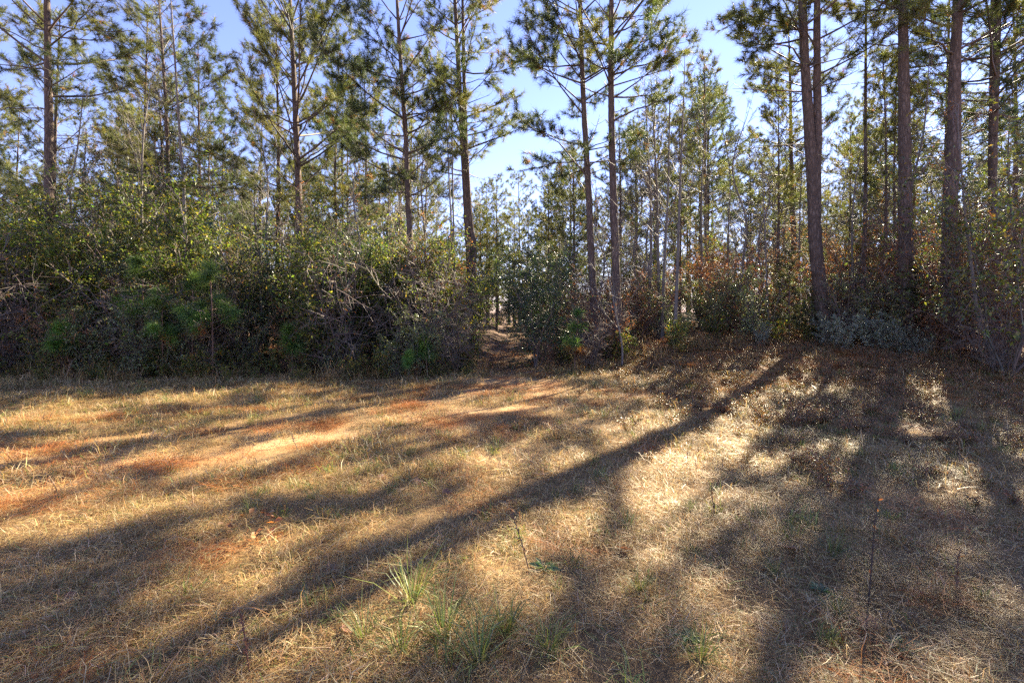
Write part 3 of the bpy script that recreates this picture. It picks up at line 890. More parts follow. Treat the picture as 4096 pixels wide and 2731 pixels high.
S_bareTree = []
for k in range(4):
    r = np.random.default_rng(60 + k); H = (8.5, 7.5, 9.5, 6.5)[k]
    A = np.array([[0, 0, 0]] + [[r.normal() * .2 * f, r.normal() * .2 * f, H * f] for f in (.25, .5, .75, 1)])
    gt, gb, gl = bare_tree_geo(A, .055, 600 + k, 26, .25, 1.1, leafpal=RUST if k == 3 else None)
    p = [('trunk', gt.mesh('bare_trunk', M_grey, True)), ('crown', gb.mesh('bare_twigs', M_twig))]
    if gl.n: p.append(('foliage', gl.mesh('bare_leaves', M_dead)))
    S_bareTree.append(p)


def scatter_things(name, protos, spots, key, cat, group, smin=.8, smax=1.2, r=rng):
    for x, y in spots:
        s = r.uniform(smin, smax)
        t = put(name, protos[r.integers(0, len(protos))], x, y, s=s)
        tag(t, cat=cat, group=group); reg(key, t, x, y)


def band(n, x0, x1, o0, o1, seed, mind=.5, r=None):
    """n spots between x0 and x1, o0..o1 metres behind the edge of the clearing, clear of the path"""
    r = np.random.default_rng(seed); out = []
    for _ in range(n * 60):
        if len(out) >= n: break
        x = r.uniform(x0, x1); y = float(edge_y(x)) + r.uniform(o0, o1)
        if abs(x - float(path_x(y))) < 0.66 + .012 * y: continue
        if any((x - a) ** 2 + (y - b) ** 2 < mind ** 2 for a, b in out): continue
        out.append((x, y))
    return out


# the thicket left of the path
scatter_things('low_shrub', S_low, band(26, -13.5, -1.0, -.05, .8, 301, .35), ('low', 'left', ''), 'shrub', 'low shrubs along the foot of the left thicket')
scatter_things('green_shrub', S_green, band(40, -15, -1.3, .6, 4.2, 302, .6), ('green', 'left', ''), 'shrub', 'leafy shrubs of the left thicket', .8, 1.35)
scatter_things('understory_tree', S_under, band(28, -18, -1.8, 1.2, 7.5, 303, 1.0), ('under', 'left', ''), 'tree', 'small leafy trees of the left thicket', .7, 1.1)
scatter_things('glossy_shrub', S_small, band(14, -12, -1.2, .4, 2.2, 304, .6), ('gloss', 'left', ''), 'shrub', 'glossy shrubs of the left thicket')
scatter_things('rusty_shrub', S_rust, band(16, -14.5, -1.2, .2, 4.5, 305, .7), ('rust', 'left', ''), 'shrub', 'rusty dead brush in the left thicket', .6, 1.4)
scatter_things('bare_shrub', S_bare, band(22, -15, -1.2, .2, 4, 306, .6), ('bare', 'left', ''), 'shrub', 'bare twiggy shrubs in the left thicket', .8, 2.0)
scatter_things('holly_tree', S_holly, band(6, -12, -1.8, 1.6, 5, 307, 1.4), ('holly', 'left', ''), 'tree', 'dark evergreen trees of the left thicket', .7, 1.0)
scatter_things('bare_tree', S_bareTree, band(14, -19, -1.6, 1.0, 9, 308, 1.0), ('baretree', 'left', ''), 'tree', 'leafless trees behind the left thicket', .7, 1.05)
# right of the path
scatter_things('low_shrub', S_low, band(12, .95, 13, -.2, .7, 311, .4), ('low', 'right', ''), 'shrub', 'low shrubs along the foot of the right brush')
scatter_things('glossy_shrub', S_small, band(18, 2.6, 10.5, .1, 4.2, 312, .7), ('gloss', 'right', ''), 'shrub', 'glossy sunlit shrubs on the right', .5, 1.35)
scatter_things('rusty_shrub', S_rust, band(36, 1.2, 15, .1, 6, 313, .65), ('rust', 'right', ''), 'shrub', 'rusty dead brush on the right', .6, 1.4)
scatter_things('bare_shrub', S_bare, band(16, 1.2, 15, .2, 6, 314, .8), ('bare', 'right', ''), 'shrub', 'bare twiggy shrubs on the right', .8, 1.3)
scatter_things('green_shrub', S_green, band(14, 1.4, 16, 2.5, 8, 315, .9), ('green', 'right', ''), 'shrub', 'leafy shrubs on the right', .7, 1.0)
scatter_things('bare_tree', S_bareTree, band(14, 1.6, 20, 2, 9, 316, 1.2), ('baretree', 'right', ''), 'tree', 'leafless trees on the right', .7, 1.0)
scatter_things('russet_tree', S_olive, band(18, 2.2, 17, 4.5, 11, 317, 1.2), ('olive', 'right', ''), 'tree', 'small russet leaved trees on the right', .6, 1.0)
scatter_things('russet_tree', S_olive, band(8, -18, -2, 2.0, 8, 318, 1.4), ('olive', 'left', ''), 'tree', 'small russet leaved trees behind the left thicket', .7, 1.05)
scatter_things('bare_tree', S_bareTree, band(22, 2.0, 20, 1.2, 14, 319, .9), ('baretree', 'right', ''), 'tree', 'leafless trees on the right', .75, 1.1)
scatter_things('bare_tree', S_bareTree, band(12, -20, -2, 1.5, 12, 320, .9), ('baretree', 'left', ''), 'tree', 'leafless trees behind the left thicket', .8, 1.15)
scatter_things('low_shrub', S_low, band(20, -13.5, -1.0, -.6, .3, 321, .35), ('low', 'left', ''), 'shrub', 'low shrubs along the foot of the left thicket', .3, .75)
# placed where the photograph shows them
def at_px(px, y):
    return ((px - CX) / FPX * y, y)
for px, y, s in ((213, 11.15, 1.1), (192, 11.3, 1.0), (163, 11.0, .85), (143, 11.5, 1.15)):
    t = put('young_pine', S_ypine[0 if s > .8 else 1], *at_px(px, y), s=s); tag(t, cat='young pine', group='young pines with long bright needles'); reg(('ypine', 'left', ''), t, *at_px(px, y))
for px, y, s in ((292, 11.3, 1.25), (428, 11.15, 1.0), (409, 10.95, .7), (72, 11.1, 1.3)):
    t = put('young_pine', S_ypine[2], *at_px(px, y), s=s); tag(t, cat='young pine', group='young pines with long bright needles'); reg(('ypinelow', 'left', ''), t, *at_px(px, y))
t = put('young_pine', S_ypine[1], *at_px(574, 12.0), s=.95); tag(t, 'young bluish pine at the foot of the dark evergreen right of the path', 'young pine', 'young pines with long bright needles')
for px, y, s, lab in ((536, 12.9, .85, 'dark leafy evergreen tree crowding the right side of the path mouth'), (552, 14.4, .85, 'dark evergreen tree between the path and the leaning pine'),
                      (541, 15.6, 1.05, 'tall dark evergreen tree farther back beside the path')):
    t = put('holly_tree', S_holly[int(px) % 3], *at_px(px, y), s=s); tag(t, lab, 'tree', 'dark evergreen trees by the path')
for px, y, s, lab in ((105, 15.5, 1.15, 'bronze leaved evergreen tree against the sky at the upper left'), (150, 16.2, .95, 'bronze leaved evergreen tree right of the far left pine'), (128, 14.6, .8, 'lower bronze leaved tree among the left brush')):
    t = put('bronze_tree', S_bronze[int(px) % 2], *at_px(px, y), s=s); tag(t, lab, 'tree', 'bronze leaved evergreen trees')
for px, y, s, lab in ((790, 13.0, .95, 'dark cedar at the foot of the thin pine left of the twin trunk'), (912, 11.8, .8, 'dark cedar hugging the thick straight trunk'), (850, 16, 1.5, 'olive cedar behind the slender dark pole'), (875, 17.5, 1.5, 'olive cedar farther back between the right trunks')):
    t = put('cedar', S_cedar[int(px) % 2], *at_px(px, y), s=s); tag(t, lab, 'cedar', 'cedars among the right trunks')
for px, y, s in ((830, 11.9, 1.0), (845, 11.6, .95), (870, 11.5, 1.1), (888, 11.3, 1.0), (905, 11.0, .95), (760, 12.4, .7), (920, 10.8, .7)):
    t = put('silvery_shrub', S_silver[int(px) % 3], *at_px(px, y), s=s); tag(t, cat='shrub', group='silvery shrubs at the foot of the right pines'); reg(('silver', 'right', ''), t, *at_px(px, y))
for px, y, s, lab in ((418, 11.35, 1.05, 'pale glossy bush at the edge left of the path mouth'), (440, 11.6, .95, 'glossy bush with arching twigs beside the path mouth'), (395, 11.3, .8, 'small glossy bush in front of the left thicket near the path')):
    t = put('glossy_shrub', S_small[int(px) % 4], *at_px(px, y), s=s); tag(t, lab, 'shrub', 'glossy shrubs of the left thicket')
for px, y, s, lab in ((452, 11.5, .8, 'bare shrub with grey arching twigs over the path mouth'), (1005, 9.2, .85, 'bare tangle of twigs at the right frame edge'), (590, 12.2, .8, 'bare twiggy shrub at the foot of the leaning pine')):
    t = put('bare_shrub', S_bare[int(px) % 3], *at_px(px, y), s=s); tag(t, lab, 'shrub', 'bare twiggy shrubs')
for px, y, s, lab in ((1010, 9.0, 1.0, 'glossy evergreen tree with bright leaves at the right frame edge'), (985, 10.6, 1.0, 'glossy evergreen tree behind the bent sapling at the right'), (962, 12.2, 1.05, 'bright leaved evergreen tree beside the reddish pine')):
    t = put('holly_tree', S_bright[int(px) % 2], *at_px(px, y), s=s); tag(t, lab, 'tree', 'glossy evergreen trees at the right')

for px, y, s, lab in ((930, 12.6, 1.75, 'tall rusty brush heaped between the two thick right trunks'), (955, 11.2, 1.9, 'dead brown vines heaped round the reddish pine'), (985, 11.6, 1.8, 'rusty brush right of the reddish pine'),
                      (840, 14.5, 1.6, 'rusty brush behind the twin stemmed pine'), (880, 14.0, 1.7, 'rusty brush behind the slender dark pole'), (730, 15.5, 1.5, 'rusty brush behind the glossy shrubs'), (1010, 10.0, 1.6, 'rusty brush at the right frame edge')):
    t = put('rusty_shrub', S_rust[int(px) % 4], *at_px(px, y), s=s); tag(t, lab, 'shrub', 'tall rusty brush on the right')
for k, (x, y, s, lab) in enumerate(((-1.2, 36, .92, 'pale green pine closing the view over the path'), (-2.6, 31, .85, 'bushy pale pine left of the far path'), (1.3, 38, .9, 'bushy pale pine right of the far path'), (0.2, 46, .95, 'small distant pine at the end of the path'), (-2.3, 42, 1.0, 'distant pine left of the path end'))):
    t = put('pine_tree', PROTO_PINES[(1, 3, 3, 1, 1)[k]], x, y, s=s); tag(t, lab, 'pine tree', 'pines at the end of the path')

# the far wood: trees and brush too deep in the forest to tell apart, one mass
def joined(parts):
    """the part meshes of one plant as a single mesh with their materials"""
    me = bpy.data.meshes.new('far_wood_piece')
    V, C, Lp, St, Mi, off, lo = [], [], [], [], [], 0, 0
    for i, (nm, m) in enumerate(parts):
        nv, nl, npol = len(m.vertices), len(m.loops), len(m.polygons)
        v = np.empty(nv * 3, np.float32); m.vertices.foreach_get('co', v); V.append(v)
        c = np.empty(nv * 4, np.float32); m.attributes['Col'].data.foreach_get('color', c); C.append(c)
        l = np.empty(nl, np.int32); m.loops.foreach_get('vertex_index', l); Lp.append(l + off)
        p = np.empty(npol, np.int32); m.polygons.foreach_get('loop_start', p); St.append(p + lo); Mi.append(np.full(npol, i, np.int32))
        off += nv; lo += nl; me.materials.append(m.materials[0])
    V, C, Lp, St, Mi = map(np.concatenate, (V, C, Lp, St, Mi))
    me.vertices.add(off); me.vertices.foreach_set('co', V); me.loops.add(lo); me.loops.foreach_set('vertex_index', Lp)
    me.polygons.add(len(St)); me.polygons.foreach_set('loop_start', St); me.update(calc_edges=True)
    me.polygons.foreach_set('material_index', Mi)
    me.attributes.new('Col', 'FLOAT_COLOR', 'POINT').data.foreach_set('color', C)
    return me


# ------------------------------------------------------------------ grass, straw and litter
DRY = [(0.42, 0.29, 0.12), (0.48, 0.36, 0.17), (0.32, 0.21, 0.09), (0.2, 0.13, 0.06), (0.5, 0.39, 0.23), (0.36, 0.2, 0.08)]
FRESH = [(0.16, 0.2, 0.045), (0.12, 0.17, 0.05), (0.2, 0.22, 0.05)]


def blades(g, P, az, el, L, w, cols, bend, r):
    """narrow ribbons of two segments"""
    n = len(P)
    D = np.stack([np.cos(az) * np.cos(el), np.sin(az) * np.cos(el), np.sin(el)], 1)
    e2 = el - bend
    a2 = az + r.normal(size=n) * .5
    D2 = np.stack([np.cos(a2) * np.cos(e2), np.sin(a2) * np.cos(e2), np.sin(e2)], 1)
    S = norm(np.cross(D, randdir(n, r) * .35 + np.array([0, 0, 1.0]))) * (w * .5)[:, None]
    m = P + D * (L * .55)[:, None]; t = m + D2 * (L * .5)[:, None]
    t[:, 2] = np.maximum(t[:, 2], 0.004 + 0.012 * r.random(n))
    V = np.stack([P - S, P + S, m + S * .8, m - S * .8, t], 1).reshape(-1, 3)
    i = np.arange(n)[:, None] * 5
    F = np.concatenate([i + np.array([[0, 1, 2]]), i + np.array([[0, 2, 3]]), i + np.array([[3, 2, 4]])])
    g.add(V, F, np.repeat(cols, 5, 0))


def patch(seed, n, rad, lay, L, w, pal, green, zmax=.03):
    r = np.random.default_rng(seed); g = Geo()
    rr = rad * np.sqrt(r.random(n)); a = r.uniform(0, 6.28, n)
    P = np.stack([rr * np.cos(a), rr * np.sin(a), r.uniform(-.005, zmax, n)], 1)
    lying = r.random(n) < lay
    el = np.where(lying, r.uniform(0, .35, n), r.uniform(.5, 1.45, n)); P[~lying, 2] = -.005
    base = r.uniform(0, 6.28); az = np.where(lying, base + r.normal(size=n) * 1.3, r.uniform(0, 6.28, n))
    c = pick(pal, n, r, .2); gm = r.random(n) < green; c[gm] = pick(FRESH, int(gm.sum()), r)
    blades(g, P, az, el, r.uniform(L[0], L[1], n), r.uniform(w[0], w[1], n), c, np.where(lying, .1, r.uniform(.3, 1.3, n)), r)
    return g.mesh('grass_patch', M_grass)


def gn_scatter(name, meshes, pts, rot, scl, idx, label, cat, kind='stuff'):
    col = bpy.data.collections.new(name + '_pieces')
    for i, me in enumerate(meshes):
        col.objects.link(bpy.data.objects.new(f'{name}_piece_{i:02d}', me))
    me = bpy.data.meshes.new(name); me.vertices.add(len(pts)); me.vertices.foreach_set('co', np.asarray(pts, np.float32).ravel())
    for nm, tp, v in (('rot', 'FLOAT_VECTOR', np.asarray(rot, np.float32)), ('scl', 'FLOAT', np.asarray(scl, np.float32)), ('idx', 'INT', np.asarray(idx, np.int32))):
        a = me.attributes.new(nm, tp, 'POINT'); a.data.foreach_set('vector' if tp == 'FLOAT_VECTOR' else 'value', v.ravel())
    o = obj(name, me)
    ng = bpy.data.node_groups.new(name + '_nodes', 'GeometryNodeTree')
    ng.interface.new_socket('Geometry', in_out='INPUT', socket_type='NodeSocketGeometry')
    ng.interface.new_socket('Geometry', in_out='OUTPUT', socket_type='NodeSocketGeometry')
    N, L = ng.nodes, ng.links
    gi, go = N.new('NodeGroupInput'), N.new('NodeGroupOutput')
    ip = N.new('GeometryNodeInstanceOnPoints'); ci = N.new('GeometryNodeCollectionInfo')
    ci.inputs['Collection'].default_value = col; ci.inputs['Separate Children'].default_value = True; ci.inputs['Reset Children'].default_value = True
    def attr(nm, tp):
        n = N.new('GeometryNodeInputNamedAttribute'); n.data_type = tp; n.inputs['Name'].default_value = nm; return n.outputs['Attribute']
    ip.inputs['Pick Instance'].default_value = True
    L.new(gi.outputs[0], ip.inputs['Points']); L.new(ci.outputs[0], ip.inputs['Instance'])
    L.new(attr('idx', 'INT'), ip.inputs['Instance Index']); L.new(attr('rot', 'FLOAT_VECTOR'), ip.inputs['Rotation']); L.new(attr('scl', 'FLOAT'), ip.inputs['Scale'])
    L.new(ip.outputs[0], go.inputs[0])
    m = o.modifiers.new('scatter', 'NODES'); m.node_group = ng
    tag(o, label, cat, kind=kind)
    return o


rb = np.random.default_rng(44)
fw = [joined(p) for p in (S_green[0], S_green[1], S_rust[0], S_rust[1], S_small[0], S_under[0], S_under[1], S_bareTree[0], PROTO_PINES[0], PROTO_PINES[1], PROTO_PINES[3])]
fp, fr, fs, fi = [], [], [], []
while len(fp) < 330:
    y = rb.uniform(17.5, 60); x = rb.uniform(-1.3, 1.3) * y
    if not far_ok(x, y) and y < 44: continue
    k = int(rb.choice(8, p=(.1, .1, .15, .15, .08, .1, .1, .22)))
    fp.append((x, y, float(gz(x, y)) - .05)); fr.append((0, 0, rb.uniform(0, 6.28))); fi.append(k)
    fs.append(rb.uniform(1.0, 1.7) if k < 5 else rb.uniform(.6, 1.0))
for x, y in BACK:
    if y > 34:
        fp.append((x, y, float(gz(x, y)) - .05)); fr.append((0, 0, rb.uniform(0, 6.28))); fi.append(int(rb.choice([8, 9, 10]))); fs.append(rb.uniform(.9, 1.3))
for x in np.arange(-5, 5.1, .9):
    fp.append((x, 44 + rb.uniform(-3, 3), float(gz(x, 44)) - .05)); fr.append((0, 0, rb.uniform(0, 6.28))); fi.append(int(rb.choice([0, 1, 2, 5, 6]))); fs.append(rb.uniform(.8, 1.3))
gn_scatter('far_wood', fw, fp, fr, fs, fi, 'distant wood of pines and brush closing the view', 'forest')


def ground_pts(n, seed, ymin=1.2, ymax=14.0, keep=None, side=1.25):
    """random ground points in the wedge the camera looks over (and a little beside it)"""
    r = np.random.default_rng(seed)
    m = n * 3
    y = np.sqrt(r.uniform(ymin ** 2, ymax ** 2, m)); x = r.uniform(-1, 1, m) * (y * side + .8)
    k = np.ones(m, bool) if keep is None else r.random(m) < keep(x, y)
    x, y = x[k][:n], y[k][:n]
    return x, y, r


def lay_out(name, meshes, n, seed, keep, smin, smax, label, cat, ymax=14.0, ymin=1.2, tilt=.08):
    x, y, r = ground_pts(n, seed, ymin, ymax, keep)
    m = len(x)
    rot = np.stack([r.normal(size=m) * tilt, r.normal(size=m) * tilt, r.uniform(0, 6.28, m)], 1)
    gn_scatter(name, meshes, np.stack([x, y, gz(x, y)], 1), rot, r.uniform(smin, smax, m), r.integers(0, len(meshes), m), label, cat)


def k_grass(x, y):
    s, a, l = masks(x, y)
    return np.clip(1 - .95 * s - .8 * a, .05, 1) * np.clip(.75 + .6 * vnoise(x * 1.7, y * 1.7, 51), .25, 1) * np.where(y > edge_y(x) + .3, .12, 1)


def thin(y, d0=3.2):
    """fewer, for the grazing view far off hides the gaps"""
    return np.clip(d0 / y, .28, 1)


def k_straw(x, y):
    s, a, l = masks(x, y)
    return np.clip(s * 1.1 + .04, 0, 1)


P_dry = [patch(400 + i, 620, .36, .86, (.04, .14), (.0014, .0034), DRY, .06, .025) for i in range(8)]
P_tall = [patch(420 + i, 80, .12, .3, (.08, .24), (.0018, .004), DRY, .2) for i in range(5)]
P_fresh = [patch(440 + i, 26, .05, .1, (.08, .2), (.003, .007), FRESH + DRY[:1], .8) for i in range(5)]
P_straw = [patch(460 + i, 240, .3, .97, (.12, .24), (.002, .004), [(.40, .15, .04), (.3, .1, .025), (.46, .22, .08)], 0) for i in range(4)]
lay_out('dry_grass', P_dry, 2300, 1, lambda x, y: k_grass(x, y) * thin(y), .7, 1.25, 'matted tan dry grass covering the clearing', 'grass')
lay_out('tall_grass', P_tall, 750, 2, lambda x, y: thin(y) * np.clip(.15 + .6 * vnoise(x * .9, y * .9, 31) + .5 * sstep(1.6, .2, edge_y(x) - y) + .5 * sstep(1.5, .3, np.hypot(x + .1, y - 2.3)), 0, 1) * np.where(y > edge_y(x) + .6, .1, 1) * k_grass(x, y), .6, 1.2, 'loose standing dry grass scattered over the clearing', 'grass')
lay_out('fresh_grass', P_fresh, 1500, 3, lambda x, y: np.clip(.25 + .7 * vnoise(x * 1.1, y * 1.1, 33), .03, 1) * k_grass(x, y), .6, 1.3, 'green winter grass sprigs dotted through the dry grass', 'grass')
lay_out('pine_straw', P_straw, 1100, 4, k_straw, .7, 1.2, 'rusty pine straw lying along the wheel tracks', 'pine straw')

P_edge = [patch(470 + i, 70, .2, .15, (.2, .6), (.002, .005), DRY + [(.3, .14, .06), (.2, .12, .08)], .15) for i in range(5)]
lay_out('edge_grass', P_edge, 900, 7, lambda x, y: sstep(.75, .1, np.abs(y - edge_y(x) + .1)) * np.clip(.6 + vnoise(x * 1.5, y * 1.5, 61), .1, 1) * np.where(np.abs(x - .1) < .7, 0, 1), .5, 1.6, 'ragged tall dry weeds fringing the foot of the forest', 'grass', ymin=6)

P_mid = [patch(560 + i, 110, .3, .6, (.08, .2), (.004, .008), DRY + [(.14, .09, .045), (.1, .07, .04), (.5, .4, .24)], .16) for i in range(6)]
lay_out('meadow_grass', P_mid, 1900, 8, lambda x, y: k_grass(x, y) * np.clip(.55 + .8 * vnoise(x * 2.3, y * 2.3, 71), .05, 1), .6, 1.3, 'coarse clumpy dry grass over the farther clearing', 'grass', ymin=4.2)

# leaf litter on the path and forest floor
def litter_patch(seed, n, rad, pal, leaf):
    r = np.random.default_rng(seed); g = Geo()
    rr = rad * np.sqrt(r.random(n)); a = r.uniform(0, 6.28, n)
    P = np.stack([rr * np.cos(a), rr * np.sin(a), r.uniform(.005, .035, n)], 1)
    A = np.stack([np.cos(a * 7), np.sin(a * 7), r.normal(size=n) * .3], 1)
    leaves(g, P, A, leaf * r.uniform(.6, 1.2, n), .55, pick(pal, n, r), r)
    return g.mesh('litter_patch', M_dead)
P_lit = [litter_patch(480 + i, 60, .3, RUST + [(.3, .2, .12)], .06) for i in range(4)]
lay_out('leaf_litter', P_lit, 1800, 5, lambda x, y: np.where(y > edge_y(x) - .3, 1, .02), .8, 1.2, 'brown fallen leaves on the forest floor and path', 'leaf litter', ymax=24, ymin=3)

# small leafy weeds, thick on the right side of the clearing
def weed_patch(seed, pal, H, n):
    gs, gl = shrub_geo(seed, H, H * 1.1, n, 4, 2, 2.5, .024, .42, pal, low=.15, barkc=(.16, .08, .05), stemr=.012)
    g = Geo(); g.add(np.concatenate(gl.V), np.concatenate(gl.F), np.concatenate(gl.C)); 
    allV = np.concatenate(gs.V); allC = np.concatenate(gs.C); q = np.concatenate(gs.F)
    g.add(allV, np.concatenate([q[:, [0, 1, 2]], q[:, [0, 2, 3]]]), allC)
    return g.mesh('weed_patch', M_gloss)
P_weed = [weed_patch(500 + i, [(0.14, .12, .055), (.22, .13, .065), (.12, .13, .065), (.3, .13, .06), (.26, .12, .05)], .2, 16) for i in range(5)]
lay_out('weeds', P_weed, 1600, 6, lambda x, y: np.clip(sstep(1.0, 4.0, x) * sstep(2.5, 7, y) * (.7 + .5 * vnoise(x * 1.2, y * 1.2, 41)), 0, 1) * np.where(y > edge_y(x) + .5, .2, 1), .4, 1.15, 'low reddish weeds with small shiny leaves on the right', 'weeds')

# ------------------------------------------------------------------ small single things on the ground
def ground_at(px, py):
    """the ground point seen at a pixel"""
    d = 1.0
    for d in np.arange(1.2, 16, .01):
        p = W(px, py, d)
        if p[2] <= float(gz(p[0], d)): break
    return p[0], float(d)


def stalk_parts(seed, H, lean, col, beads):
    r = np.random.default_rng(seed); gs, gl = Geo(), Geo()
    P = np.array([[0, 0, 0], [lean * .3, 0, H * .35], [lean * .7, .01, H * .7], [lean, 0, H]])
    st = [(P, .004, .002)]; n = beads
    for i in range(n):
        t = .35 + .6 * i / n; b = np.array([np.interp(t, [0, .35, .7, 1], P[:, k]) for k in range(3)])
        d = norm(r.normal(size=3) + np.array([0, 0, .8])); st.append((np.array([b, b + d * .02]), .004, .002))
    tubes(gs, st, 5, col, r)
    m = max(3, n // 2); lp = np.stack([np.interp(r.uniform(.3, 1, m), [0, .35, .7, 1], P[:, k]) for k in range(3)], 1)
    lp = np.array([[np.interp(t, [0, .35, .7, 1], P[:, k]) for k in range(3)] for t in r.uniform(.3, 1, m)])
    leaves(gl, lp, r.normal(size=(m, 3)), .03 * np.ones(m), .4, pick(RUST, m, r), r)
    return [('stem', gs.mesh('stalk_stem', M_twig)), ('leaf', gl.mesh('stalk_leaf', M_dead))]


for k, (px, py, H, lean, col, lab) in enumerate([
        (868, 607, .62, .06, (.05, .03, .028), 'tall dark dry weed stalk standing in the right foreground'),
        (530, 573, .42, -.12, (.08, .045, .035), 'thin dark weed stalk leaning left in the middle foreground'),
        (250, 675, .3, -.05, (.2, .09, .05), 'reddish weed stalk at the bottom left'),
        (715, 520, .3, -.03, (.1, .06, .04), 'short brown weed stalk among the right weeds'),
        (300, 456, .3, -.12, (.32, .2, .12), 'pale dry stalk standing on the sandy track at the left'),
        (60, 497, .2, -.1, (.34, .22, .13), 'short pale stalk on the sandy ground at the far left'),
        (955, 600, .3, .03, (.16, .08, .05), 'reddish weed stalk near the right frame edge'),
        (648, 365, .9, .04, (.16, .09, .06), 'knee high brown weed stalk in front of the pole clump')]):
    x, y = ground_at(px, py)
    t = put('weed_stalk', stalk_parts(700 + k, H, lean, col, 14), x, y, rz=0, dz=-.01); tag(t, lab, 'weed', 'dry weed stalks')


def tuft_mesh(seed, n, L, w, pal, green):
    r = np.random.default_rng(seed); g = Geo()
    a = r.uniform(0, 6.28, n); P = np.stack([np.cos(a), np.sin(a), np.zeros(n)], 1) * (.035 * r.random((n, 1)))
    c = pick(pal, n, r, .2)
    blades(g, P, a, r.uniform(.5, 1.4, n), r.uniform(L * .45, L, n), r.uniform(w * .6, w, n), c, r.uniform(.2, 1.2, n), r)
    return g.mesh('grass_tuft', M_grass)


T_meshes = [tuft_mesh(720 + i, 60, .34, .006, FRESH + [(.1, .15, .06), (.3, .28, .14)], .8) for i in range(3)]
for px, py, s, lab in ((412, 600, 1.25, 'big blue-green grass tuft left of centre in the foreground'), (480, 660, 1.1, 'long grass tuft at the bottom edge near the middle'),
                       (402, 655, .95, 'grass tuft at the bottom edge left of the middle'), (832, 555, .8, 'yellow-green grass tuft in the right foreground'), (835, 615, .55, 'small flat green grass tuft below the dark stalk'),
                       (775, 575, .5, 'flat green grass tuft left of the dark stalk'), (700, 660, .8, 'grass tuft at the bottom edge right of the middle'), (640, 590, .6, 'grass tuft in the shade right of the middle'),
                       (690, 512, .7, 'olive grass tuft where the sun meets the shade'), (430, 470, .5, 'bright grass tuft on the sandy lane near the middle'), (515, 430, .6, 'yellow-green grass tuft between the wheel tracks'),
                       (250, 512, .55, 'long pale grass tuft on the left of the lane'), (140, 425, .5, 'grass tuft on the far left verge'), (560, 425, .6, 'bright grass tuft below the straw mound'), (444, 636, 1.2, 'tall grass tuft between the two largest foreground tufts'), (505, 632, .9, 'pale grass tuft right of the tall foreground tuft'), (365, 640, .8, 'grass tuft in the shade left of the foreground tufts'), (548, 650, .85, 'bleached grass tuft at the bottom right of the middle')):
    x, y = ground_at(px, py)
    t = put('grass_tuft', [], x, y, s=s, dz=-.005); obj('blade', T_meshes[int(px) % 3], t); tag(t, lab, 'grass tuft', 'green grass tufts')


def rosette_mesh(seed, n, L):
    r = np.random.default_rng(seed); g = Geo(); a = np.linspace(0, 6.28, n, endpoint=False) + r.normal(size=n) * .2
    A = np.stack([np.cos(a), np.sin(a), r.uniform(.15, .5, n)], 1)
    leaves(g, np.zeros((n, 3)) + np.array([0, 0, .012]), A, L * r.uniform(.7, 1.1, n), .36, pick([(.12, .18, .1), (.1, .16, .08)], n, r), r, .2, .2)
    return g.mesh('rosette_leaf', M_leaf)


Rm = [rosette_mesh(740 + i, 11, .085) for i in range(3)]
for px, py, lab in ((424, 543, 'pale green leaf rosette in the shade left of the middle'), (456, 562, 'pale leaf rosette in the shade below the larger one'), (445, 572, 'flat grey-green rosette just above the big grass tuft'),
                    (545, 570, 'green leaf rosette in the middle of the shaded grass'), (595, 520, 'blue-green rosette at the edge of the shade'), (604, 533, 'small pale rosette in the shade right of the middle'),
                    (905, 650, 'green leaf rosette at the lower right'), (822, 592, 'pale rosette beside the flat green tuft'), (690, 640, 'small rosette at the bottom right of the middle')):
    x, y = ground_at(px, py)
    t = put('rosette_weed', [], x, y, s=rng.uniform(.8, 1.2), dz=0); obj('leaf', Rm[int(px) % 3], t); tag(t, lab, 'weed', 'leaf rosettes in the grass')


def oak_leaf_mesh(seed):
    """a curled lobed dead leaf"""
    r = np.random.default_rng(seed); n = 14
    a = np.linspace(0, 2 * np.pi, n, endpoint=False); rad = .04 * (1 + .28 * np.cos(a * 5 + r.random()))
    x = rad * np.cos(a) * 1.5; y = rad * np.sin(a)
    z = .012 + 5 * y ** 2 + 2 * x ** 2 * r.uniform(-.5, 1) + r.normal(size=n) * .003
    V = np.vstack([[[0, 0, .006]], np.stack([x, y, z], 1)])
    F = np.array([[0, 1 + i, 1 + (i + 1) % n] for i in range(n)])
    g = Geo(); g.add(V, F, pick([(.16, .08, .05), (.24, .14, .09), (.3, .2, .14)], 1, r)[0]); return g.mesh('fallen_leaf', M_dead)


Om = [oak_leaf_mesh(760 + i) for i in range(5)]
for px, py, s, lab in ((868, 628, 1.1, 'curled pinkish brown leaf below the dark stalk'), (345, 635, .6, 'dark dead leaf left of the big grass tuft'), (233, 620, .8, 'small dead leaf in the dry grass at the left'), (67, 605, 1.1, 'pale grey leaf in the sunny grass at the bottom left'),
                       (418, 484, .9, 'pinkish leaf on the sunlit sand'), (382, 479, .8, 'dark red leaf on the sandy lane'), (446, 494, .7, 'small red leaf beside the shade edge'), (625, 553, .9, 'purplish leaf in the shade right of the middle'),
                       (152, 406, .9, 'dark leaf on the far left verge'), (330, 573, .8, 'pale pink leaf at the shade edge left of the middle'), (790, 552, .9, 'grey leaf among the right weeds')):
    x, y = ground_at(px, py)
    o = obj('fallen_leaf', Om[int(px) % 5]); o.location = (x, y, float(gz(x, y)) + .02); o.rotation_euler = (rng.normal() * .2, rng.normal() * .2, rng.uniform(0, 6.28)); o.scale = (s, s, s)
    tag(o, lab, 'leaf', 'single fallen leaves')

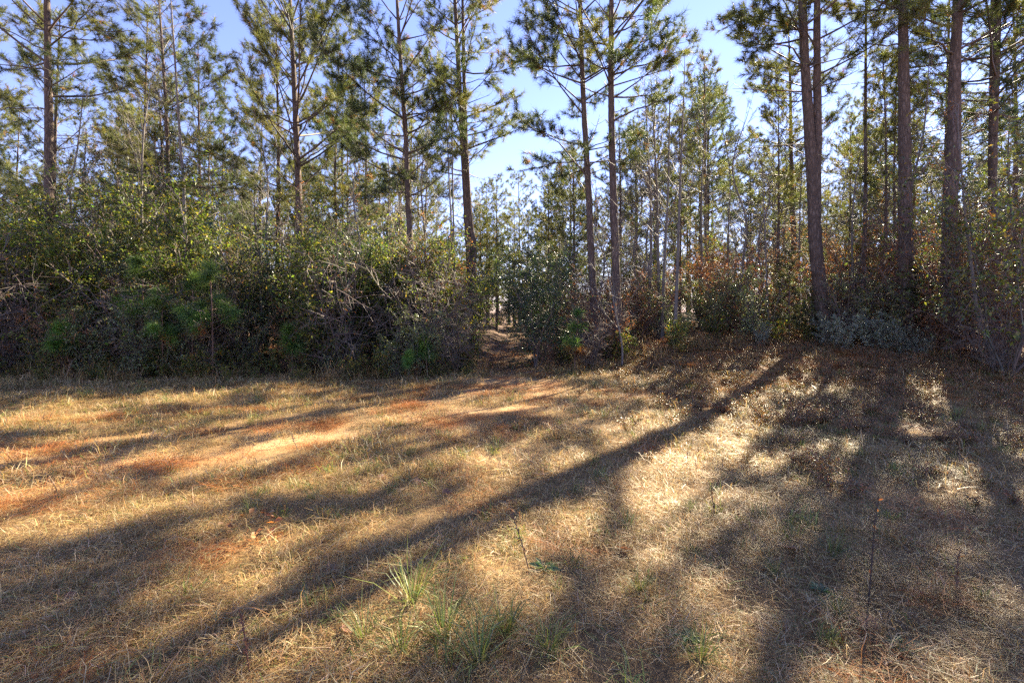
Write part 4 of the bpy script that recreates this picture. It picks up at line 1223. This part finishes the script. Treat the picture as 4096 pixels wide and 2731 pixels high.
def stick_parts(seed, L, col):
    r = np.random.default_rng(seed); g = Geo()
    u = np.linspace(-.5, .5, 7); P = np.stack([u * L, .08 * L * np.sin(u * 4 + seed), .03 + .05 * L * np.abs(u)], 1) + r.normal(size=(7, 3)) * .012 * L
    tubes(g, [(P, .011, .004)], 6, col, r); g2 = Geo(); tw = []
    for k in range(7):
        i = r.integers(1, 6); d = norm(np.array([.5, r.normal(), .4 * r.random()])); l = L * r.uniform(.12, .3)
        tw.append((np.array([P[i], P[i] + d * l * .5, P[i] + d * l + np.array([0, 0, .02])]), .004, .002))
    tubes(g2, tw, 4, col, r)
    return [('limb', g.mesh('stick_limb', M_twig, True)), ('twig', g2.mesh('stick_twigs', M_twig))]


for k, (px, py, L, rz, lab) in enumerate(((468, 375, 1.0, .5, 'pale fallen branch on the bank left of the path mouth'), (388, 374, .8, 2.0, 'small bare fallen branch below the glossy bush'), (535, 372, .7, 1.0, 'fallen twig at the right of the path mouth'),
                                          (470, 452, .35, .9, 'thin dark twig lying on the sandy lane'), (690, 405, .5, 2.4, 'twig lying in the weeds right of the straw mound'), (120, 480, .45, 2.7, 'long thin twig on the sand at the left'))):
    x, y = ground_at(px, py); t = put('fallen_branch', stick_parts(800 + k, L, (.3, .24, .19)), x, y, rz=rz, dz=0); tag(t, lab, 'branch', 'fallen branches')
t = put('rusty_shrub', S_rust[1], *at_px(458, 11.75), s=.36); tag(t, 'low rusty brush on the bank left of the path mouth', 'shrub', 'low rusty brush by the path')
t = put('rusty_shrub', S_rust[2], *at_px(548, 12.3), s=.5); tag(t, 'low rusty brush at the right foot of the path mouth', 'shrub', 'low rusty brush by the path')

# ------------------------------------------------------------------ labels that count along the forest edge
_T = 'first second third fourth fifth sixth seventh eighth ninth tenth eleventh twelfth thirteenth fourteenth fifteenth sixteenth seventeenth eighteenth nineteenth'.split()
ORD = _T + ['twentieth'] + ['twenty-' + w for w in _T[:9]] + ['thirtieth']
NAMES = {
    ('pine', 'left', 'near'): 'slim forest pine standing behind the left thicket', ('pine', 'right', 'near'): 'slim forest pine standing behind the right brush',
    ('pine', 'left', 'far'): 'distant slim pine left of the path', ('pine', 'right', 'far'): 'distant slim pine right of the path',
    ('low', 'left', ''): 'low shrub at the foot of the left thicket', ('green', 'left', ''): 'green leafy shrub in the left thicket', ('under', 'left', ''): 'small leafy tree in the left thicket',
    ('gloss', 'left', ''): 'small-leaved glossy shrub in the left thicket', ('rust', 'left', ''): 'rusty brown dead shrub in the left thicket', ('bare', 'left', ''): 'leafless twiggy shrub in the left thicket',
    ('holly', 'left', ''): 'dark evergreen tree in the left thicket', ('baretree', 'left', ''): 'leafless grey tree behind the left thicket',
    ('low', 'right', ''): 'low shrub along the right edge of the clearing', ('gloss', 'right', ''): 'sunlit glossy shrub right of the path', ('rust', 'right', ''): 'rusty brown dead shrub right of the path',
    ('bare', 'right', ''): 'leafless twiggy shrub right of the path', ('green', 'right', ''): 'green leafy shrub among the right trunks', ('baretree', 'right', ''): 'leafless grey tree among the right pines',
    ('ypine', 'left', ''): 'young pine with long needles before the left thicket', ('ypinelow', 'left', ''): 'knee high pine seedling along the left thicket', ('olive', 'right', ''): 'small russet leaved tree right of the path', ('olive', 'left', ''): 'small russet leaved tree behind the left thicket',
    ('silver', 'right', ''): 'silvery low shrub under the right pines',
}
byk = {}
for k, o, px in ALL:
    byk.setdefault(k, []).append((px, o))
for k, lst in byk.items():
    lst.sort(key=lambda a: a[0]); n = len(lst)
    for i, (px, o) in enumerate(lst):
        if i <= (n - 1) // 2:
            o['label'] = f"{NAMES[k]}, {ORD[i] + ' from the left' if i else 'leftmost'}"
        else:
            j = n - 1 - i
            o['label'] = f"{NAMES[k]}, {ORD[j] + ' from the right' if j else 'rightmost'}"
for o in COL.objects:                                    # fine limbs and needles too small to pick apart
    if o.parent and o.name.split('.')[0] in ('crown', 'foliage') or (o.parent and o.name.startswith('branch') and o.data.name.startswith(('pine_branches', 'forest_pine'))):
        o['kind'] = 'stuff'
